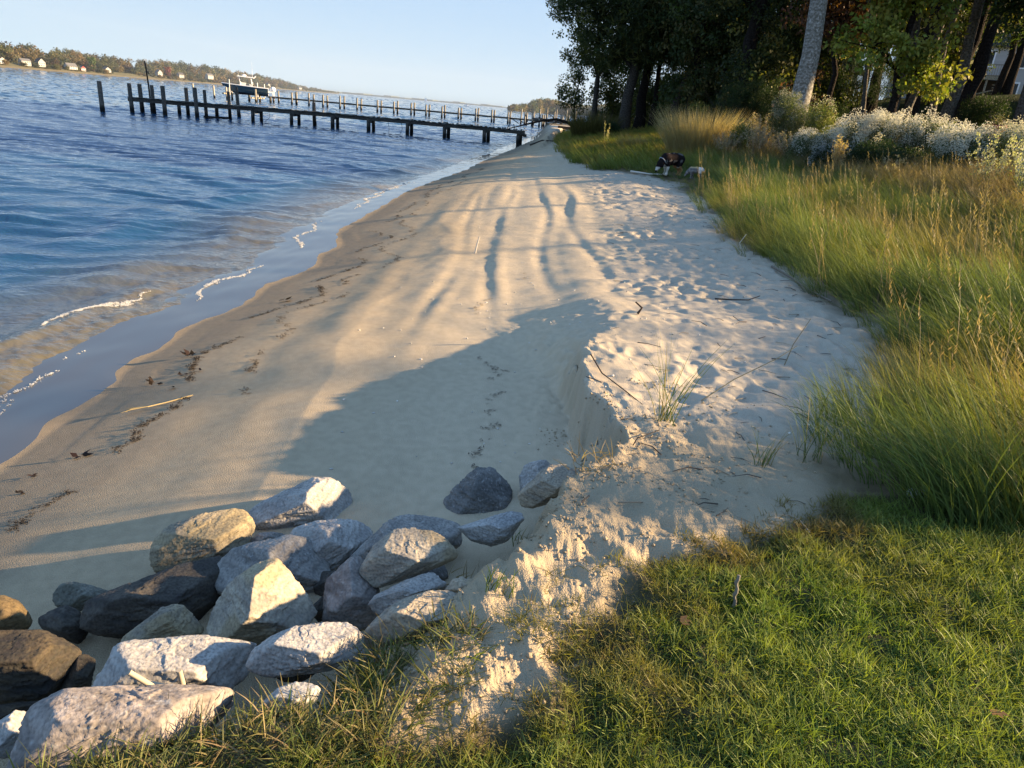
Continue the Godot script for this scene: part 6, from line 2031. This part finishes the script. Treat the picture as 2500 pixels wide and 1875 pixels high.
func make_debris() -> void:
	rng.seed = 91
	var straw := Color(0.50, 0.38, 0.19)
	var bone := Color(0.60, 0.56, 0.48)
	var dk := Color(0.06, 0.05, 0.04)
	# a reed lying on the damp sand
	var o := thing("reed_stalk", Vector3(-2.66, ground(-2.66, -5.0), -5.0), "long straw coloured reed with frayed end lying on the damp sand", "reed")
	var g := Geo.new()
	g.tint = straw
	g.tube([Vector3(0.15, 0.035, -0.13), Vector3(0.0, 0.012, 0.0), Vector3(-0.10, 0.004, 0.09)], [0.006, 0.006, 0.005], 6)
	put("stalk", g.mesh(), M.matte, o)
	var fr := Geo.new()
	fr.tint = straw * 0.8
	for k in 5:
		fr.tube([Vector3(-0.10, 0.006, 0.09), Vector3(-0.2, 0.0 - 0.004, 0.135 + 0.012 * (k - 2)), Vector3(-0.26 + rnd(0, 0.05), -0.015, 0.15 + 0.025 * (k - 2))], [0.004, 0.003, 0.001], 5)
	put("frayed_end", fr.mesh(), M.matte, o)
	# leaves and weed washed up, each its own small heap
	for e in [[-3.0, -6.12, 0.10, "dark leaf clump on the damp sand, highest up of the dark leaves"], [-2.85, -5.64, 0.055, "small curled brown leaf below the highest dark clump"], [-3.02, -5.5, 0.09, "flat dark leaves left of the reed, nearest the wet film"], [-2.8, -5.34, 0.06, "single dark leaf just above the reed"], [-2.72, -5.72, 0.05, "small dark leaf right of the curled brown one"], [-2.83, -4.14, 0.085, "reddish dark leaf clump at the lower left damp sand"], [-3.0, -3.9, 0.045, "small dark leaf at the left edge, upper one of a pair"], [-2.9, -3.68, 0.045, "small dark leaf at the left edge, lower one of a pair"], [-2.83, -8.25, 0.14, "dark piece of bark on the sand at the edge of the wet film"], [2.9, -6.3, 0.12, "dark dead leaves at the foot of the marsh grass"]]:
		var y := ground(e[0], e[1])
		var h := thing("dead_leaves", Vector3(e[0], y, e[1]), e[3], "dead leaf")
		var lf := Geo.new()
		for k in 5:
			var s := rnd(0.7, 1.2)
			lf.leaf(Vector3(rnd(-0.4, 0.4) * e[2], 0.004 + 0.004 * k, rnd(-0.4, 0.4) * e[2]), Vector3(rnd(-1, 1), rnd(0.0, 0.35), rnd(-0.6, 0.6)).normalized(), (Vector3.UP + rdir() * 0.5).normalized(), e[2] * rnd(0.5, 1.0), e[2] * 0.4, Color(0.030, 0.023, 0.021) * s)
		put("leaf", lf.mesh(), M.matte, h)
	# the wrack lines: broken bits of reed and weed
	var bit := Geo.new()
	for k in 5:
		var s := rnd(0.7, 1.3)
		bit.leaf(Vector3(rnd(-0.02, 0.02), 0.003, rnd(-0.02, 0.02)), Vector3(rnd(-1, 1), 0.1, rnd(-1, 1)).normalized(), Vector3.UP, rnd(0.014, 0.04), 0.007, Color(s, s, s))
	var bm := bit.mesh()
	for line in [[0.72, -3.0, -30.0, 1500, Color(0.03, 0.025, 0.02), "dark broken wrack line along the damp sand nearest the water"], [1.15, -5.0, -24.0, 700, Color(0.05, 0.042, 0.032), "fainter second wrack line higher up the sand"], [3.2, -3.6, -9.0, 90, Color(0.16, 0.135, 0.10), "scattered specks of weed on the upper foreshore"]]:
		var where := []
		var tints := []
		for k in int(line[3]):
			var z := rnd(line[2], line[1])
			if n_soft.get_noise_2d(z * 0.9, line[0] * 7.0) < -0.25: continue
			var x: float = look(shore_t, z) + line[0] + 0.22 * n_soft.get_noise_2d(z * 0.5, line[0]) + 0.09 * n_fine.get_noise_2d(z * 2.0, 2.0) + rnd(-1, 1) * rnd(0, 0.05) + 0.05 * (z + 4.0) * -0.04
			where.append(turned(rnd(0, TAU), rnd(0.5, 1.5), Vector3(x, ground(x, z) + 0.003, z)))
			tints.append(line[4] * rnd(0.7, 1.4))
		tag(scatter("wrack_line", bm, M.matte, where, tints), line[5], "seaweed", "", "stuff")
	var shell := Geo.new()
	shell.lump(Vector3(0, 0.002, 0), Vector3(0.010, 0.005, 0.007), 7, 5, 0.15, 1)
	var where := []
	var tints := []
	for k in 520:
		var z := -3.6 - 16.0 * pow(rnd(0, 1), 1.3)
		var s := rnd(1.6, 6.0)
		if rnd(0, 1) > smoothstep(1.5, 3.2, s): continue
		var x := look(shore_t, z) + s
		where.append(turned(rnd(0, TAU), rnd(0.4, 1.3), Vector3(x, ground(x, z), z)))
		tints.append(Color(0.62, 0.58, 0.5) * rnd(0.6, 1.2))
	tag(scatter("shell_fragments", shell.mesh(), M.matte, where, tints), "small white shell fragments scattered over the sand", "shells", "", "stuff")
	# twigs and litter of stems on the upper sand
	var tw := Geo.new()
	tw.tint = Color.WHITE
	tw.tube([Vector3(-0.06, 0.004, 0), Vector3(0, 0.012, 0.012), Vector3(0.07, 0.004, 0)], [0.003, 0.0025, 0.0012], 5)
	where = []
	tints = []
	for k in 330:
		var z := -2.6 - 20.0 * pow(rnd(0, 1), 1.4)
		var a := -0.15 - absf(rnd(0, 1) * rnd(0, 1)) * 3.0
		var x := look(grass_t, z) + a
		if x < look(bank_t, z) + 0.1: continue
		where.append(turned(rnd(0, TAU), rnd(0.4, 1.4), Vector3(x, ground(x, z), z)))
		tints.append((Color(0.12, 0.10, 0.08) if rnd(0, 1) < 0.6 else Color(0.38, 0.32, 0.23)) * rnd(0.7, 1.2))
	tag(scatter("twig_litter", tw.mesh(), M.matte, where, tints), "small dark twigs and stems littering the upper sand", "twigs", "", "stuff")
	# single sticks
	stick("white_stick", "short whitish stick standing upright in the sand with a long thin shadow", [[-0.72, -10.5, -0.03], [-0.70, -10.5, 0.10], [-0.67, -10.5, 0.24]], 0.014, bone)
	stick("twig", "thin curved dark branch lying across the pale upper sand", [[1.95, -7.0, 0.01], [2.1, -6.86, 0.02], [2.25, -6.9, 0.015], [2.38, -6.98, 0.03]], 0.008, dk, "twig")
	stick("twig", "small pale twig sticking up by the marsh grass, middle of its edge", [[2.98, -9.9, 0.0], [2.95, -9.9, 0.10], [3.03, -9.95, 0.17]], 0.008, bone, "twig")
	stick("twig", "small dark twig on the sand above the scarp, by the shell bits", [[1.05, -6.1, 0.0], [1.08, -6.1, 0.06], [1.02, -6.12, 0.1]], 0.012, dk, "twig")
	stick("twig", "long thin bending stem leaning out of the sand right of the tuft", [[1.15, -4.0, 0.0], [1.35, -4.1, 0.12], [1.6, -4.15, 0.24], [1.72, -4.2, 0.34]], 0.004, Color(0.25, 0.22, 0.14), "twig")
	stick("twig", "thin straight stem standing in the pale sand between tuft and marsh grass", [[1.95, -4.9, 0.0], [1.98, -4.9, 0.16], [2.08, -4.95, 0.32]], 0.004, Color(0.2, 0.18, 0.11), "twig")
	stick("twig", "thin dark root curving along the top of the scarp", [[0.52, -4.62, 0.03], [0.57, -4.3, 0.02], [0.68, -4.0, 0.01], [0.8, -3.8, 0.0]], 0.005, dk, "twig")
	stick("twig", "dark root arching over the shaded bank above the pale upright rock", [[0.5, -3.2, 0.01], [0.66, -3.3, 0.04], [0.8, -3.45, 0.01]], 0.004, dk, "twig")
	stick("driftwood_branch", "long thin driftwood along the foot of the marsh grass", [[3.0, -8.6, 0.01], [3.05, -8.0, 0.02], [3.05, -7.5, 0.015], [3.1, -7.0, 0.01]], 0.014, Color(0.2, 0.17, 0.13), "driftwood")
	stick("driftwood_plank", "pale stick lying on the sand in front of the dogs", [[3.0, -22.4, 0.05], [3.5, -22.1, 0.05], [3.85, -21.9, 0.06]], 0.03, bone, "driftwood")
	stick("driftwood_branch", "dark thin branch on the far shaded sand by the tussock", [[-0.2, -52, 0.03], [0.6, -53.5, 0.06], [1.5, -54.5, 0.05]], 0.05, dk, "driftwood")
	# the twisted stake in the lawn
	var st := thing("twisted_stake", Vector3(0.84, ground(0.84, -2.05) - 0.02, -2.05), "grey twisted stake leaning upright in the lawn", "stake")
	var sg := Geo.new()
	sg.tint = Color(0.20, 0.185, 0.16)
	var path := []
	var rad := []
	for k in 14:
		path.append(Vector3(0.012 * sin(k * 1.6) * 0.3 - 0.001 * k, k * 0.0135, 0.012 * cos(k * 1.6) * 0.3))
		rad.append(0.0062 + 0.0008 * sin(k * 1.9))
	sg.tube(path, rad, 8)
	put("shaft", sg.mesh(), M.matte, st)
	# reed stems on the flat white boulder
	for e in [[-0.93, -1.53, 0.09, 0.6, 0.7, "pale cut reed stem on the white boulder, leaning left"], [-0.96, -1.545, 0.10, 1.25, 0.05, "pale cut reed stem lying flat on the white boulder, longest of three"], [-0.86, -1.55, 0.06, 0.05, 1.6, "short pale reed stem standing up on the white boulder's edge"]]:
		var rg := Geo.new()
		rg.tint = Color(0.42, 0.36, 0.27)
		var d := Vector3(-sin(e[3]) if e[3] < 1.0 else 1.0, e[4], 0.2).normalized()
		rg.tube([Vector3.ZERO, d * e[2]], [0.008, 0.0075], 8)
		var q := put("cut_reed", rg.mesh(), M.matte)
		q.position = Vector3(e[0], -0.055, e[1])
		tag(q, e[5], "reed", "reed stems on the white boulder")
	# pale stone beside the lawn
	var sn := Geo.new()
	sn.tint = Color(0.5, 0.5, 0.46)
	sn.lump(Vector3.ZERO, Vector3(0.05, 0.028, 0.04), 14, 10, 0.12, 3)
	var so := put("pale_stone", sn.mesh(), M.rock)
	so.position = Vector3(1.95, ground(1.95, -3.0) + 0.015, -3.0)
	tag(so, "pale flat stone lying in shade at the foot of the marsh grass", "stone")

	# loose clods of sand on the kicked up bank
	var cl := Geo.new()
	cl.lump(Vector3.ZERO, Vector3(0.010, 0.007, 0.009), 8, 6, 0.22, 2)
	where = []
	tints = []
	for k in 2600:
		var z := rnd(-4.3, -1.45)
		var sd := rnd(-0.3, 1.1) * rnd(0.2, 1.0)
		var x := look(bank_t, z) + sd
		if x > look(lawn_t, z) + 0.1 or x < -0.45: continue
		if n_soft.get_noise_2d(x * 2.0, z * 2.0) < -0.1: continue
		where.append(turned(rnd(0, TAU), rnd(0.25, 1.25) * rnd(0.5, 1.0), Vector3(x, ground(x, z) + 0.001, z), rnd(0, 1.0), rnd(0, TAU)))
		tints.append(Color(0.44, 0.365, 0.25) * rnd(0.85, 1.1))
	tag(scatter("sand_clods", cl.mesh(), M.sand, where, tints), "loose clods and crumbs of sand on the trodden bank", "sand", "", "stuff")

	# leaves blown onto the lawn
	for e in [[1.49, -1.64, "brown curled leaf on the lawn at the right edge of the picture"], [0.62, -1.92, "small brown leaf in the lawn below the twisted stake"]]:
		var h := thing("fallen_leaf", Vector3(e[0], ground(e[0], e[1]) + 0.035, e[1]), e[2], "leaf")
		var lf := Geo.new()
		for k in 3:
			lf.leaf(Vector3.ZERO, Vector3(cos(k * 0.7 + e[0] * 9.0), 0.12, sin(k * 0.7 + e[0] * 9.0)).normalized(), Vector3.UP, 0.04, 0.022, Color(0.24, 0.145, 0.07))
		put("blade", lf.mesh(), M.leaf, h)
